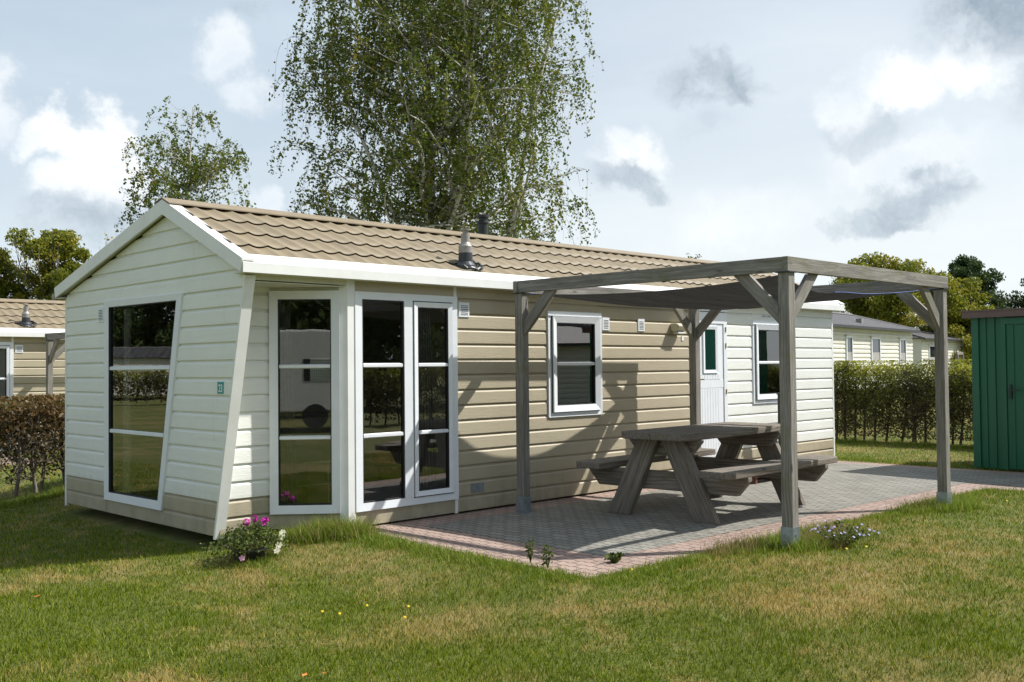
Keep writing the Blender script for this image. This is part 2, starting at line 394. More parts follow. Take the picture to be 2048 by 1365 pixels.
def copy_tree(o, parent=None):
    c = o.copy(); COL.objects.link(c); c.parent = parent
    for ch in list(o.children): copy_tree(ch, c)
    return c
def beam(name, a, b, wd, ht, m, parent, up=(0,0,1), ends=None, bevel=.004):
    """timber from a to b, local X along its length; wd across, ht along 'up'. ends = (shear0, shear1) offsets of length per unit height"""
    a, b = Vector(a), Vector(b); L = (b-a).length; X = (b-a).normalized(); Z = Vector(up); Z = (Z-X*Z.dot(X)).normalized(); Y = Z.cross(X)
    e0, e1 = ends or (0, 0); mb = MB(); vs = []
    for (x, e) in ((0, e0), (L, e1)):
        for (y, z) in ((-wd/2,-ht/2),(wd/2,-ht/2),(wd/2,ht/2),(-wd/2,ht/2)): vs.append((x+e*z, y, z))
    mb.loft(vs[:4], vs[4:])
    o = mb.build(name, m, None, bevel=bevel)
    M = Matrix(((X.x,Y.x,Z.x,a.x),(X.y,Y.y,Z.y,a.y),(X.z,Y.z,Z.z,a.z),(0,0,0,1)))
    o.parent = parent; o.matrix_local = M
    return o
def shape_beam(name, poly_xz, wd, m, parent, M, bevel=.004):
    """plank whose outline poly_xz (local x,z) is extruded over y; matrix M places it"""
    mb = MB(); mb.loft([(x,-wd/2,z) for x,z in poly_xz], [(x,wd/2,z) for x,z in poly_xz])
    o = mb.build(name, m, None, bevel=bevel); o.parent = parent; o.matrix_local = M; return o

# ------------------------------------------------------------------ ground and paving
def gz(x, y):
    # the lawn drops about a hand's width towards the gable side
    f = np.clip((1.0-np.asarray(x, float))/1.3, 0, 1); f = f*f*(3-2*f)
    return -.115*f + .008*np.sin(np.asarray(x)*1.1+.7*np.asarray(y))*np.clip(f+.15,0,1)
gx = np.concatenate([[-400,-150,-60,-30], np.arange(-15, 14, .25), [18,25,40,80,200,600]]); gy = np.concatenate([[-400,-150,-60,-30,-15], np.arange(-12, 10, .5), [14,20,40,80,200,600]])
GX, GY = np.meshgrid(gx, gy); nx = len(gx)
Vg = np.stack([GX.ravel(), GY.ravel(), gz(GX.ravel(), GY.ravel())], 1)
Fg = np.array([(j*nx+i, j*nx+i+1, (j+1)*nx+i+1, (j+1)*nx+i) for j in range(len(gy)-1) for i in range(nx-1)])
tag(npmesh('ground', Vg, Fg, [M_GROUND], smooth=True), kind='structure')
def sheet(name, polys, m, z0, z1):
    mb = MB()
    for p in polys: mb.loft([(x,y,z0) for x,y in p], [(x,y,z1) for x,y in p])
    return tag(mb.build(name, m), kind='structure')
def paving(dx, dy, pname):
    q = lambda pts: [(x+dx, y+dy) for x, y in pts]
    sheet(pname, [q([(1.18,.6),(1.02,-3.22),(8.42,-3.36),(8.45,-9.0),(10.62,-9.0),(10.62,.6)])], M_PPINK, -.05, .008)
    sheet(pname, [q([(1.78,-.38),(1.76,-2.80),(8.85,-2.93),(8.90,-9.0),(10.28,-9.0),(10.28,-.38)])], M_PGREY, .0, .012)
paving(0, 0, 'paving')
sheet('paving', [[(-.2,10.0),(2.0,10.0),(2.0,13.2),(-.2,13.2)]], M_PPINK, -.05, .008)

# ------------------------------------------------------------------ plane helper for walls
class PL:
    def __init__(s, O, A, Nn): s.O = Vector(O); s.A = Vector(A).normalized(); s.N = Vector(Nn).normalized()
    def __call__(s, a, z, n=0.0): return s.O + s.A*a + Vector((0,0,z)) + s.N*n
ZB, H0, PP = .0295, .1651, .165
ZROW = [ZB] + [ZB+H0+PP*k for k in range(20)]
def boards(mb, pl, rowfn, kmax=20, back=-.04, zclip=None):
    """rowfn(k) -> list of (fL, fR, mat) for row k; fL/fR functions of z"""
    for k in range(kmax):
        z0, z1 = ZROW[k], ZROW[k+1]
        for seg in rowfn(k):
            fL, fR, mi, zt = seg[:4]; bot = max(z0, seg[4]) if len(seg) > 4 else z0
            top = min(z1, zt) if zt is not None else z1
            if top <= bot+.004: continue
            if bot > z0 and top >= z1-.001: prof = [(back,bot),(.014,bot),(.014,max(bot+.001,z1-.034)),(.002,max(bot+.002,z1-.009)),(.002,z1),(back,z1)]
            elif top < z1-.001: prof = [(back,bot+.001),(.014,bot+.001),(.014,top),(back,top)]
            else: prof = [(back,z0+.0005),(.014,z0+.0005),(.017,z0+.006),(.017,z0+.03),(.0155,z1-.036),(-.004,z1-.012),(-.006,z1),(back,z1)]
            A = []; B = []; ok = False
            for n, z in prof:
                l, r = fL(z), fR(z)
                if r-l > .01: ok = True
                if r < l: l = r = (l+r)/2
                A.append(pl(l, z, n)); B.append(pl(r, z, n))
            if ok: mb.loft(A, B, mi)
def ring(mb, pl, out4, in4, n0, n1, mi=0, inset_slope=0.0):
    """frame between outline out4 and hole in4 (lists of (a,z) going round), from depth n0 to n1"""
    for i in range(4):
        j = (i+1)%4
        A = [pl(*out4[i], n0), pl(*out4[i], n1), pl(*in4[i], n1-inset_slope), pl(*in4[i], n0)]
        B = [pl(*out4[j], n0), pl(*out4[j], n1), pl(*in4[j], n1-inset_slope), pl(*in4[j], n0)]
        mb.loft(A, B, mi)
def rect(a0, a1, z0, z1): return [(a0,z0),(a1,z0),(a1,z1),(a0,z1)]
def shrink(q, d):
    """inset a quad (a,z) by d (counter-clockwise order bottom-left first)"""
    out = []
    n = len(q)
    for i in range(n):
        p0, p1, p2 = Vector(q[i-1]), Vector(q[i]), Vector(q[(i+1)%n])
        e1 = (p1-p0).normalized(); e2 = (p2-p1).normalized()
        n1 = Vector((-e1.y, e1.x)); n2 = Vector((-e2.y, e2.x))
        a = p0+n1*d; b = p1+n2*d
        den = e1.x*e2.y-e1.y*e2.x
        tt = ((b.x-a.x)*e2.y-(b.y-a.y)*e2.x)/den
        out.append(tuple(a+e1*tt))
    return out
def pane(pl, quad, n, parent, name='pane'):
    mb = MB(); mb.add([pl(a,z,n) for a,z in quad], [(0,1,2,3)])
    return mb.build(name, M_GLASS, parent, fix=False)
def bar(pl, a0, a1, z, hh, n0, n1, parent, skew=None):
    mb = MB(); s = skew or (lambda zz: 0)
    mb.loft([pl(a0,z-hh,n0),pl(a0,z-hh*.6,n1),pl(a0,z+hh*.6,n1),pl(a0,z+hh,n0)],
            [pl(a1+s(z-hh),z-hh,n0),pl(a1+s(z-hh),z-hh*.6,n1),pl(a1+s(z+hh),z+hh*.6,n1),pl(a1+s(z+hh),z+hh,n0)])
    return mb.build('glazing_bar', M_PVC, parent)
def vent(pl, a0, a1, z0, z1, parent, slats=6):
    mb = MB(); mb.loft([pl(a,z,.012) for a,z in rect(a0,a1,z0,z1)], [pl(a,z,.026) for a,z in shrink(rect(a0,a1,z0,z1),.004)])
    v = mb.build('air_vent', M_PVC, parent)
    s = MB(); m = .025; h = (z1-z0-2*m)/slats
    for i in range(slats):
        zz = z0+m+h*i
        s.loft([pl(a0+m,zz+h*.05,.0262),pl(a0+m,zz+h*.05,.0275),pl(a0+m,zz+h*.42,.0275),pl(a0+m,zz+h*.42,.0262)],
               [pl(a1-m,zz+h*.05,.0262),pl(a1-m,zz+h*.05,.0275),pl(a1-m,zz+h*.42,.0275),pl(a1-m,zz+h*.42,.0262)])
    s.build('grille_slots', M_DARK, v)
    return v

# ------------------------------------------------------------------ the chalet
W, X2, YR, XR, XP = 4.073, 10.883, .50, .563, 1.129
OV, ZG, ZG2, OX, OX2 = .153, 2.457, 2.547, .099, .158
YA, OL, ZRG = 1.40, .14, 3.262
YB = .5407-.235*.035
lean = lambda z: YB-.235*z          # y of the leaning right edge of the gable
MF = (ZRG-ZG2)/(YA+OV); MBK = (ZRG-ZG2)/(W+OL-YA)
roofz = lambda y: ZG2+MF*(y+OV) if y <= YA else ZRG-MBK*(y-YA)
ch = thing('chalet', 'cream and beige clapboard holiday chalet with tan tiled roof, number 23, behind the pergola', 'chalet')
PF = PL((0,0,0), (1,0,0), (0,-1,0))          # front wall, a = x
PG = PL((0,0,0), (0,-1,0), (-1,0,0))         # gable wall, a = -y
PR = PL((0,YR,0), (1,0,0), (0,-1,0))         # recessed wall beside the bay
bd = Vector((XP-XR, -YR, 0)); BL = bd.length
PBY = PL((XR,YR,0), bd, (bd.y, -bd.x, 0))    # slanting side of the bay; outward normal towards the camera
# window outlines
W1 = (1.212, 2.556, .173, 2.350); W2 = (3.990, 4.960, .985, 2.243); W3 = (8.43, 9.40, 1.00, 2.238)
DR = (6.905, 7.745, .02, 2.330)
GW = [(-2.941,.172),(-1.568,.174),(-1.111,2.343),(-2.941,2.355)]
def hole(fs, z0, z1, k):   # does row overlap hole
    return ZROW[k+1] > z0+.02 and ZROW[k] < z1-.02
def front_rows(k):
    zt = 2.47; mi = 0
    segs = [(XP+.085, 2.53, 1), (2.557, 6.835, 1), (7.745, X2-.03, 1 if k < 2 else 0)]
    out = []
    holes = [W1, W2, W3]
    for a0, a1, m in segs:
        cur = [(a0, a1)]
        for h in holes:
            if hole(None, h[2], h[3], k):
                if h is not W1 and a0 < h[0] < a1:
                    hl, hr = h[0]+.03, h[1]-.03
                    if ZROW[k] < h[2]: out.append((lambda z, s=hl: s, lambda z, s=hr: s, m, h[2]+.02))
                    if ZROW[k+1] > h[3]: out.append((lambda z, s=hl: s, lambda z, s=hr: s, m, zt, h[3]-.02))
                nxt = []
                for s0, s1 in cur:
                    if h[1] <= s0 or h[0] >= s1: nxt.append((s0, s1)); continue
                    if h[0] > s0: nxt.append((s0, h[0]+.03))
                    if h[1] < s1: nxt.append((h[1]-.03, s1))
                cur = nxt
        for s0, s1 in cur:
            if s1-s0 > .04: out.append((lambda z, s=s0: s, lambda z, s=s1: s, m, zt))
    return out
mb = MB(); boards(mb, PF, front_rows)
# parts of rows hidden by tall window 1: infill strips above and below
mb.loft([PF(1.19,ZB,-.04),PF(1.19,ZB,.012),PF(1.19,.20,.012),PF(1.19,.20,-.04)], [PF(2.53,ZB,-.04),PF(2.53,ZB,.012),PF(2.53,.20,.012),PF(2.53,.20,-.04)], 1)
mb.loft([PF(1.19,2.33,-.04),PF(1.19,2.33,.012),PF(1.19,2.47,.012),PF(1.19,2.47,-.04)], [PF(2.53,2.33,-.04),PF(2.53,2.33,.012),PF(2.53,2.47,.012),PF(2.53,2.47,-.04)], 1)
mb.build('wall', [M_WSID, M_BSID], ch)
def gable_rows(k):
    mi = 1 if k < 2 else 0
    def topL(z): # a of left limit under the roof (a=-y)
        if z <= roofz(W)-.10: return -W+.03
        return max(-W+.03, -(YA+(ZRG-.10-z)/MBK))
    def topR(z):
        r = -lean(z)-.0
        if z > roofz(lean(z))-.10: r = min(r, -(YA-(ZRG-.10-z)/MF))
        return r
    z0, z1 = ZROW[k], ZROW[k+1]
    if hole(None, .173, 2.35, k):
        wl = lambda z: -2.941+.02
        wr = lambda z: -1.568+(z-.174)*(.457/2.169)-.02
        segs = [(topL, wl, mi, None), (wr, topR, mi, None)]
        if z0 < .173: segs.append((wl, wr, mi, .19))
        if z1 > 2.35: pass
        return segs
    return [(topL, topR, mi, None)]
mb = MB(); boards(mb, PG, gable_rows)
# strip above the window inside its row
mb.loft([PG(-2.92,2.33,-.04),PG(-2.92,2.33,.0135),PG(-2.92,ZROW[14]-.001,.0135),PG(-2.92,ZROW[14]-.001,-.04)],
        [PG(-1.12,2.33,-.04),PG(-1.12,2.33,.0135),PG(-1.12,ZROW[14]-.001,.0135),PG(-1.12,ZROW[14]-.001,-.04)], 0)
mb.build('wall', [M_WSID, M_BSID], ch)
mb = MB()
boards(mb, PR, lambda k: [(lambda z: .03, lambda z: XR+.01, 1 if k < 2 else 0, 2.385)])
# slanting bay side: below and above its window
boards(mb, PBY, lambda k: [(lambda z: 0, lambda z: BL-.02, 1, .20)] if k < 2 else [])
mb.build('wall', [M_WSID, M_BSID], ch)
# back, right and roof-space walls (simple, never seen closely)
mb = MB(); mb.box((0.0,W-.04,ZB),(X2,W,2.5),0); mb.build('wall', [M_WSID], ch)
mb = MB()
mb.loft([(X2-.04,-.0,ZB),(X2-.04,W,ZB),(X2-.04,W,roofz(W)-.1),(X2-.04,YA,ZRG-.1),(X2-.04,0,roofz(0)-.1)],
        [(X2,-.0,ZB),(X2,W,ZB),(X2,W,roofz(W)-.1),(X2,YA,ZRG-.1),(X2,0,roofz(0)-.1)], 0); mb.build('wall', [M_WSID], ch)
# interior
mb = MB(); mb.box((.05,.56,.06),(X2-.05,W-.05,.10)); mb.box((1.1,.05,.06),(X2-.05,.56,.10)); mb.build('floor', M_INTF, ch)
mb = MB(); mb.box((.05,.05,2.45),(X2-.05,W-.05,2.455)); mb.build('ceiling', M_INT, ch)
mb = MB(); mb.box((.06,W-.06,.1),(X2-.06,W-.05,2.45)); mb.box((3.9,.06,.1),(3.95,2.6,2.45)); mb.box((5.9,.06,.1),(5.95,W-.06,2.45)); mb.box((7.9,.06,.1),(7.95,W-.06,2.45))
mb.build('partition', M_INT, ch)
mb = MB(); mb.box((.16,.62,-.02),(X2-.4,W-.3,.055)); mb.build('underfloor_shade_box', M_DARK, ch)  # near-black box put in for the shade under the floor

# trims
def trim(name, A, B, m=M_TRIM, parent=ch, **k): mb = MB(); mb.loft(A, B); return mb.build(name, m, parent, **k)
# leaning fin
z0, z1 = .0, 2.44
mb = MB()
mb.loft([(-.018,lean(z0),z0),(.088,lean(z0),z0),(.088,lean(z0)-.028,z0),(-.018,lean(z0)-.028,z0)],
        [(-.018,lean(z1),z1),(.088,lean(z1),z1),(.088,lean(z1)-.028,z1),(-.018,lean(z1)-.028,z1)])
mb.build('leaning_fin', M_TRIM, ch)
mb = MB(); mb.box((-.02,W-.03,.0),(.02,W+.012,2.44)); mb.build('corner_trim', M_TRIM, ch)
mb = MB(); mb.box((X2-.03,-.018,.01),(X2+.012,.02,2.46)); mb.build('corner_trim', M_TRIM, ch)
mb = MB() # bay corner post, two faces
c0 = Vector((XP,0,0)); dl = -PBY.A*.085; nl = PBY.N
o0 = c0+Vector((0,-.022,0))+nl*0.006
mb.loft([tuple(v)for v in (o0+Vector((0,0,.0)), o0+Vector((.087,0,0)), o0+Vector((.087,.05,0)), o0+dl-nl*.05, o0+dl)],
        [tuple(v)for v in (o0+Vector((0,0,2.47)), o0+Vector((.087,0,2.47)), o0+Vector((.087,.05,2.47)), o0+dl-nl*.05+Vector((0,0,2.47)), o0+dl+Vector((0,0,2.47)))])
mb.build('corner_post', M_TRIM, ch)
mb = MB(); mb.box((2.522,-.017,ZB-.01),(2.562,.0,.172)); mb.build('joint_strip', M_TRIM, ch); mb = MB(); mb.box((2.522,-.017,2.351),(2.562,.0,2.468)); mb.build('joint_strip', M_TRIM, ch)
mb = MB(); mb.box((6.833,-.017,ZB-.01),(6.86,.0,2.468)); mb.build('joint_strip', M_TRIM, ch)
# soffit over the recess and trim beam
mb = MB(); mb.loft([(.02,-.02,2.385),(.02,YR-.012,2.385),(XR,YR-.012,2.385),(XP-.02,-.02,2.385)], [(.02,-.02,2.395),(.02,YR-.012,2.395),(XR,YR-.012,2.395),(XP-.02,-.02,2.395)])
mb.build('soffit', M_SOFF, ch)
mb = MB(); mb.box((.03,-.022,2.405),(XP-.01,.012,2.455)); mb.build('header_beam', M_SOFF, ch)
mb = MB(); mb.loft([tuple(PBY(a,z,n)) for a,z,n in ((0,2.34,-.04),(0,2.34,.012),(0,2.3845,.012),(0,2.3845,-.04))],[tuple(PBY(a,z,n)) for a,z,n in ((BL-.05,2.34,-.04),(BL-.05,2.34,.012),(BL-.05,2.3845,.012),(BL-.05,2.3845,-.04))]); mb.build('header_strip', M_SOFF, ch)
mb = MB(); mb.box((-.07,-OV+.012,2.452),(X2+OX2-.02,.03,2.462)); mb.build('soffit', M_SOFF, ch); mb = MB(); mb.box((-.07,W-.03,2.452),(X2+OX2-.02,W+OL-.012,2.462)); mb.build('soffit', M_SOFF, ch)
# eaves fascia
mb = MB(); e = .10
for (ya, sgn, Mx) in ((-OV, 1, MF), (W+OL, -1, MBK)):
    mb.loft([(-OX+.012,ya,ZG),(-OX+.012,ya,ZG2),(-OX+.012,ya+sgn*e,ZG2+Mx*e+.040),(-OX+.012,ya+sgn*e,ZG2+Mx*e-.012),(-OX+.012,ya+sgn*.014,ZG2-.014),(-OX+.012,ya+sgn*.014,ZG)],
            [(X2+OX2,ya,ZG),(X2+OX2,ya,ZG2),(X2+OX2,ya+sgn*e,ZG2+Mx*e+.040),(X2+OX2,ya+sgn*e,ZG2+Mx*e-.012),(X2+OX2,ya+sgn*.014,ZG2-.014),(X2+OX2,ya+sgn*.014,ZG)])
mb.build('eaves_fascia', M_TRIM, ch)
mb = MB(); mb.box((-OX+.005,W+OL+.002,ZG-.01),(X2+.1,W+OL+.09,ZG2-.03)); mb.build('gutter', M_FLUEG, ch)
# rake fascia: both ends
def rake(xo, sg):
    mb = MB(); fh = .115
    for (ya, yb, za, zb) in ((-OV, YA, ZG2, ZRG), (W+OL, YA, ZG2, ZRG)):
        s = 1 if yb > ya else -1
        drop = fh
        A = [(xo,ya,za+.012),(xo,ya+s*.03,za-drop+.03),(xo+sg*.022,ya+s*.03,za-drop+.03),(xo+sg*.022,ya,za+.012)]
        B = [(xo,yb,zb+.012),(xo,yb,zb-drop),(xo+sg*.022,yb,zb-drop),(xo+sg*.022,yb,zb+.012)]
        mb.loft(A, B)
        # top flashing lying on the roof edge
        A = [(xo,ya,za+.0125),(xo,ya,za+.034),(xo+sg*.13,ya,za+.034),(xo+sg*.13,ya,za+.0125)]
        B = [(xo,yb,zb+.0125),(xo,yb,zb+.034),(xo+sg*.13,yb,zb+.034),(xo+sg*.13,yb,zb+.0125)]
        mb.loft(A, B)
    return mb.build('gable_fascia', M_TRIM, ch)
rake(-OX, 1); rake(X2+OX2, -1)
mb = MB()
for xa, xb in ((-OX+.022, .0), (X2, X2+OX2-.022)):
    mb = MB()
    for (ya, yb, za, zb) in ((-OV+.03, YA, roofz(-OV+.03), ZRG), (W+OL-.03, YA, roofz(W+OL-.03), ZRG)):
        mb.loft([(xa,ya,za-.075),(xb,ya,za-.075),(xb,ya,za-.065),(xa,ya,za-.065)], [(xa,yb,zb-.075),(xb,yb,zb-.075),(xb,yb,zb-.065),(xa,yb,zb-.065)])
    mb.build('soffit', M_SOFF, ch)
# roof: rows of pressed tiles, each row's lower edge lifted over the next
rowsF = [(-.075,.225),(.222,.585),(.582,.945),(.942,YA-.03)]
rowsB = [(W+OL-.05,3.60),(3.605,3.05),(3.055,2.5),(2.505,1.95),(1.955,YA+.03)]
def tiles(y0, y1, zf, rows, pitch, x0, x1, seg, sgn):
    V = []; F = []
    xs = np.arange(x0, x1+1e-6, pitch/seg); n = len(xs)
    t = ((xs-.187+OX*0) % pitch)/pitch
    prof = .024*(1-np.abs(np.sin(np.pi*t))**.9)
    for (ya, yb) in rows:
        base = len(V)
        for j in range(4):
            f = j/3; y = ya+(yb-ya)*f
            lift = (.027 if ya not in (rowsF[0][0], rowsB[0][0]) else .004)*(1-f)
            for i in range(n):
                V.append((xs[i], y + (-.012*prof[i]/.04*sgn if j == 0 else 0), zf(y)+.006+prof[i]+lift))
        for i in range(n):  # lower lip
            V.append((xs[i], ya-.012*prof[i]/.04*sgn, zf(ya)+.006+prof[i]+(.027 if ya not in (rowsF[0][0], rowsB[0][0]) else .004)-.012))
        for j in range(3):
            for i in range(n-1): F.append((base+j*n+i, base+j*n+i+1, base+(j+1)*n+i+1, base+(j+1)*n+i))
        for i in range(n-1): F.append((base+4*n+i, base+4*n+i+1, base+i+1, base+i))
    return V, F
V, F = tiles(0, 0, roofz, rowsF, .203, -OX+.10, X2+OX2-.08, 10, 1)
roof = npmesh('roof', V, F, [M_ROOF], ch, smooth=False)
V, F = tiles(0, 0, roofz, rowsB, .203, -OX+.10, X2+OX2-.08, 6, -1)
npmesh('roof', V, F, [M_ROOF], ch)
mb = MB()
x0r, x1r = -OX+.03, X2+OX2-.03
mb.add([(x0r,-.14,roofz(-.14)),(x1r,-.14,roofz(-.14)),(x1r,YA,ZRG),(x0r,YA,ZRG),(x0r,W+OL-.02,roofz(W+OL-.02)),(x1r,W+OL-.02,roofz(W+OL-.02))], [(0,1,2,3),(3,2,5,4)])
mb.build('tile_gap_shade', M_DARK, ch)  # near-black sheet gives the shade in the gaps below the tile lips
mb = MB(); rz = ZRG+.055
for y1, Mx, s in ((YA-.16, MF, -1), (YA+.16, MBK, 1)):
    d = .16
    mb.loft([(-OX-.006,YA,rz),(-OX-.006,y1,rz-Mx*d+.004),(-OX-.006,y1,rz-Mx*d-.008),(-OX-.006,YA,rz-.010)],
            [(X2+OX2,YA,rz),(X2+OX2,y1,rz-Mx*d+.004),(X2+OX2,y1,rz-Mx*d-.008),(X2+OX2,YA,rz-.010)])
mb.build('ridge_cap', M_RIDGE, ch)
# windows -------------------------------------------------------------
def fixed_window(pl, quad, glass, bars, parent, n1=.035, skew=None, name='window', pn=.004):
    mb = MB(); ring(mb, pl, quad, glass, -.045, n1, 0, .006)
    fr = mb.build(name, M_PVC, parent)
    g = MB(); ring(g, pl, shrink(glass, -.001), shrink(glass, .010), -.02, n1-.008, 0); g.build('seal', M_RUB, fr)
    for (a0, a1, z, hh) in bars: bar(pl, a0, a1, z, hh, .002, n1-.014, fr, skew)
    pane(pl, glass, pn, fr)
    return fr
# gable trapezoid window
GG = [(-2.836,.255),(-1.652,.265),(-1.238,2.281),(-2.836,2.288)]
sk = lambda z: -1.652+(z-.265)*(.414/2.016)
wg = fixed_window(PG, GW, GG, [(-2.836, 0, 1.612, .024), (-2.836, 0, .928, .024)], ch, skew=sk)
# bay side window: almost fills the slanting face
u0, u1 = .012, BL-.062
q = rect(u0, u1, .178, 2.352)
wb = fixed_window(PBY, q, shrink(q, .083), [(u0+.083,u1-.083,1.612,.022),(u0+.083,u1-.083,.915,.022)], ch, n1=.045)
# tall window in the front wall with an opening sash on the right
mb = MB(); q = rect(*W1); ring(mb, PF, q, rect(1.300,2.478,.252,2.276), -.045, .035, 0, .006)
mb.box((1.828,-.035,.2525),(1.950,.045,2.2755)); w1 = mb.build('window', M_PVC, ch)
gl = rect(1.302,1.826,.254,2.274); gg = MB(); ring(gg, PF, shrink(gl,-.001), shrink(gl,.011), -.02, .026); gg.build('seal', M_RUB, w1)
pane(PF, gl, .004, w1)
for z in (1.615, .912): bar(PF, 1.302, 1.826, z, .023, .006, .024, w1)
mb = MB(); sq = rect(1.952,2.476,.255,2.272); ring(mb, PF, sq, shrink(sq,.052), -.02, .048, 0, .01); sh = mb.build('sash', M_PVC, w1)
mb = MB(); ring(mb, PF, shrink(sq,-.0105), shrink(sq,-.003), -.02, .0358); mb.build('seal', M_RUB, sh)
sg = shrink(sq,.052); gg = MB(); ring(gg, PF, shrink(sg,-.001), shrink(sg,.009), -.01, .036); gg.build('seal', M_RUB, sh)
pane(PF, sg, .012, sh)
for z in (1.615, .912): bar(PF, sg[0][0], sg[1][0], z, .021, .013, .036, sh)
def sash_window(X0, X1, Z0, Z1, zbar):
    mb = MB(); q = rect(X0, X1, Z0, Z1); ring(mb, PF, q, shrink(q,.055), -.04, .034, 0, .006); wn = mb.build('window', M_PVC, ch)
    mb = MB(); mb.box((X0+.01,-.045,Z1-.055),(X1-.01,-.034,Z1-.046)); mb.build('drip_strip', M_PVC, wn)
    sq = rect(X0+.065, X1-.058, Z0+.06, Z1-.06)
    mb = MB(); ring(mb, PF, shrink(sq,-.0085), shrink(sq,-.001), -.02, .037); mb.build('seal', M_RUB, wn)
    mb = MB(); ring(mb, PF, sq, shrink(sq,.075), -.02, .058, 0, .020); s2 = mb.build('sash', M_PVC, wn)
    gq = shrink(sq,.075); gg = MB(); ring(gg, PF, shrink(gq,-.001), shrink(gq,.010), -.01, .036); gg.build('seal', M_RUB, s2)
    pane(PF, gq, .012, s2); bar(PF, gq[0][0], gq[1][0], zbar, .022, .013, .036, s2)
    return wn
sash_window(*W2, 1.615); sash_window(*W3, 1.61)
# door ------------------------------------------------------------------
mb = MB(); q = rect(*DR)
ring(mb, PF, q, rect(6.975,7.660,.03,2.17), -.04, .03, 0)
mb.box((DR[0]-.02,-.046,2.34),(DR[1]+.02,-.0,2.375))
mb.build('door_frame', M_PVC, ch)
mb = MB(); L0, L1 = 6.985, 7.650
mb.box((L0,-.018,.045),(L1,.03,2.165))
for zz0, zz1 in ((1.26,1.37),(.05,.16)): mb.box((L0,-.0215,zz0),(L1,-.0181,zz1))
for i in range(8):
    x = L0+.07+(L1-L0-.14)/8*i
    mb.box((x,-.0225,.17),(x+(L1-L0-.14)/8-.008,-.0182,1.25)); mb.box((x,-.0225,1.38),(x+(L1-L0-.14)/8-.008,-.0182,1.46))
mb.build('door', M_PVC, ch); door = bpy.context.scene.objects['door'] if False else mb and COL.objects[-1] if hasattr(COL.objects, '__getitem__') else None
dq = rect(7.15,7.50,1.47,2.13)
mb = MB(); ring(mb, PF, dq, shrink(dq,.045), .016, .036, 0, .008); mb.build('door_window_frame', M_PVC, door)
mb = MB(); mb.loft([PF(a,z,.019) for a,z in shrink(dq,.045)], [PF(a,z,.0235) for a,z in shrink(dq,.045)])
m_, t_, b_ = mat('door_glass_shed_reflection'); setb(t_, b_, color=(.008,.035,.025), rough=.03, spec=.9); mb.build('pane', m_, door)  # green of the mirrored shed is put into the pane colour
mb = MB(); mb.box((7.0,-.06,1.375),(7.12,-.045,1.39)); mb.box((7.005,-.06,1.375),(7.02,-.018,1.39)); mb.build('handle', M_BRASS, door)
for z in (2.09, 1.86, 1.2, .4):
    mb = MB(); mb.tube([(7.705,-.036,z-.035),(7.705,-.036,z+.035)], .008, 8); mb.build('hinge', M_BRASS, door)
# fittings ----------------------------------------------------------------
vent(PF, 2.590, 2.745, 2.130, 2.295, ch, 6)
vent(PF, 4.985, 5.125, 2.03, 2.195, ch, 6)
vent(PF, 5.700, 5.840, 2.03, 2.195, ch, 6)
vent(PG, -3.125, -2.975, 2.128, 2.300, ch, 7)
mb = MB(); mb.box((8.683,-.024,2.295),(9.11,-.012,2.325)); v4 = mb.build('air_vent', M_PVC, ch)
mb = MB()
for i in range(3): mb.box((8.70+i*.135,-.0255,2.302),(8.81+i*.135,-.0242,2.308)); mb.box((8.70+i*.135,-.0255,2.313),(8.81+i*.135,-.0242,2.319))
mb.build('grille_slots', M_DARK, v4)
mb = MB(); mb.loft([(6.40,-.014,2.06),(6.40,-.014,2.15),(6.40,-.12,2.15),(6.40,-.17,2.12),(6.40,-.14,2.05),(6.40,-.06,2.03)],
                   [(6.62,-.014,2.06),(6.62,-.014,2.15),(6.62,-.12,2.15),(6.62,-.17,2.12),(6.62,-.14,2.05),(6.62,-.06,2.03)])
lamp = mb.build('outdoor_lamp', M_LAMP, ch, bevel=.018)
mb = MB(); mb.box((6.43,-.13,2.012),(6.59,-.05,2.032)); mb.build('lamp_glass', M_DIGIT, lamp)
mb = MB(); mb.box((6.655,-.024,1.92),(6.70,-.014,1.985)); mb.build('wall_switch', M_PVC, ch)
mb = MB(); mb.box((2.745,-.0205,.215),(2.945,-.016,.318)); mb.build('metal_plate', M_GALV, ch)
# number plate 23
mb = MB(); mb.loft([PG(a,z,.015) for a,z in rect(-.437,-.327,1.365,1.475)], [PG(a,z,.021) for a,z in rect(-.437,-.327,1.365,1.475)])
npl = mb.build('number_plate', M_TEAL, ch)
fc = bpy.data.curves.new('digits', 'FONT'); fc.body = '23'; fc.size = .100; fc.space_character = .92; fc.align_x = 'CENTER'; fc.extrude = .0015; fc.offset = .0012
fo = bpy.data.objects.new('digits_tmp', fc); COL.objects.link(fo)
bpy.context.view_layer.update()
dg = bpy.context.evaluated_depsgraph_get(); me = bpy.data.meshes.new_from_object(fo.evaluated_get(dg)); bpy.data.objects.remove(fo)
me.materials.clear(); me.materials.append(M_DIGIT)
do = bpy.data.objects.new('digits', me); COL.objects.link(do); do.parent = npl
do.matrix_local = Matrix(((0,0,-1,-.0225),(-.80,0,0,.377),(0,1,0,1.382),(0,0,0,1)))
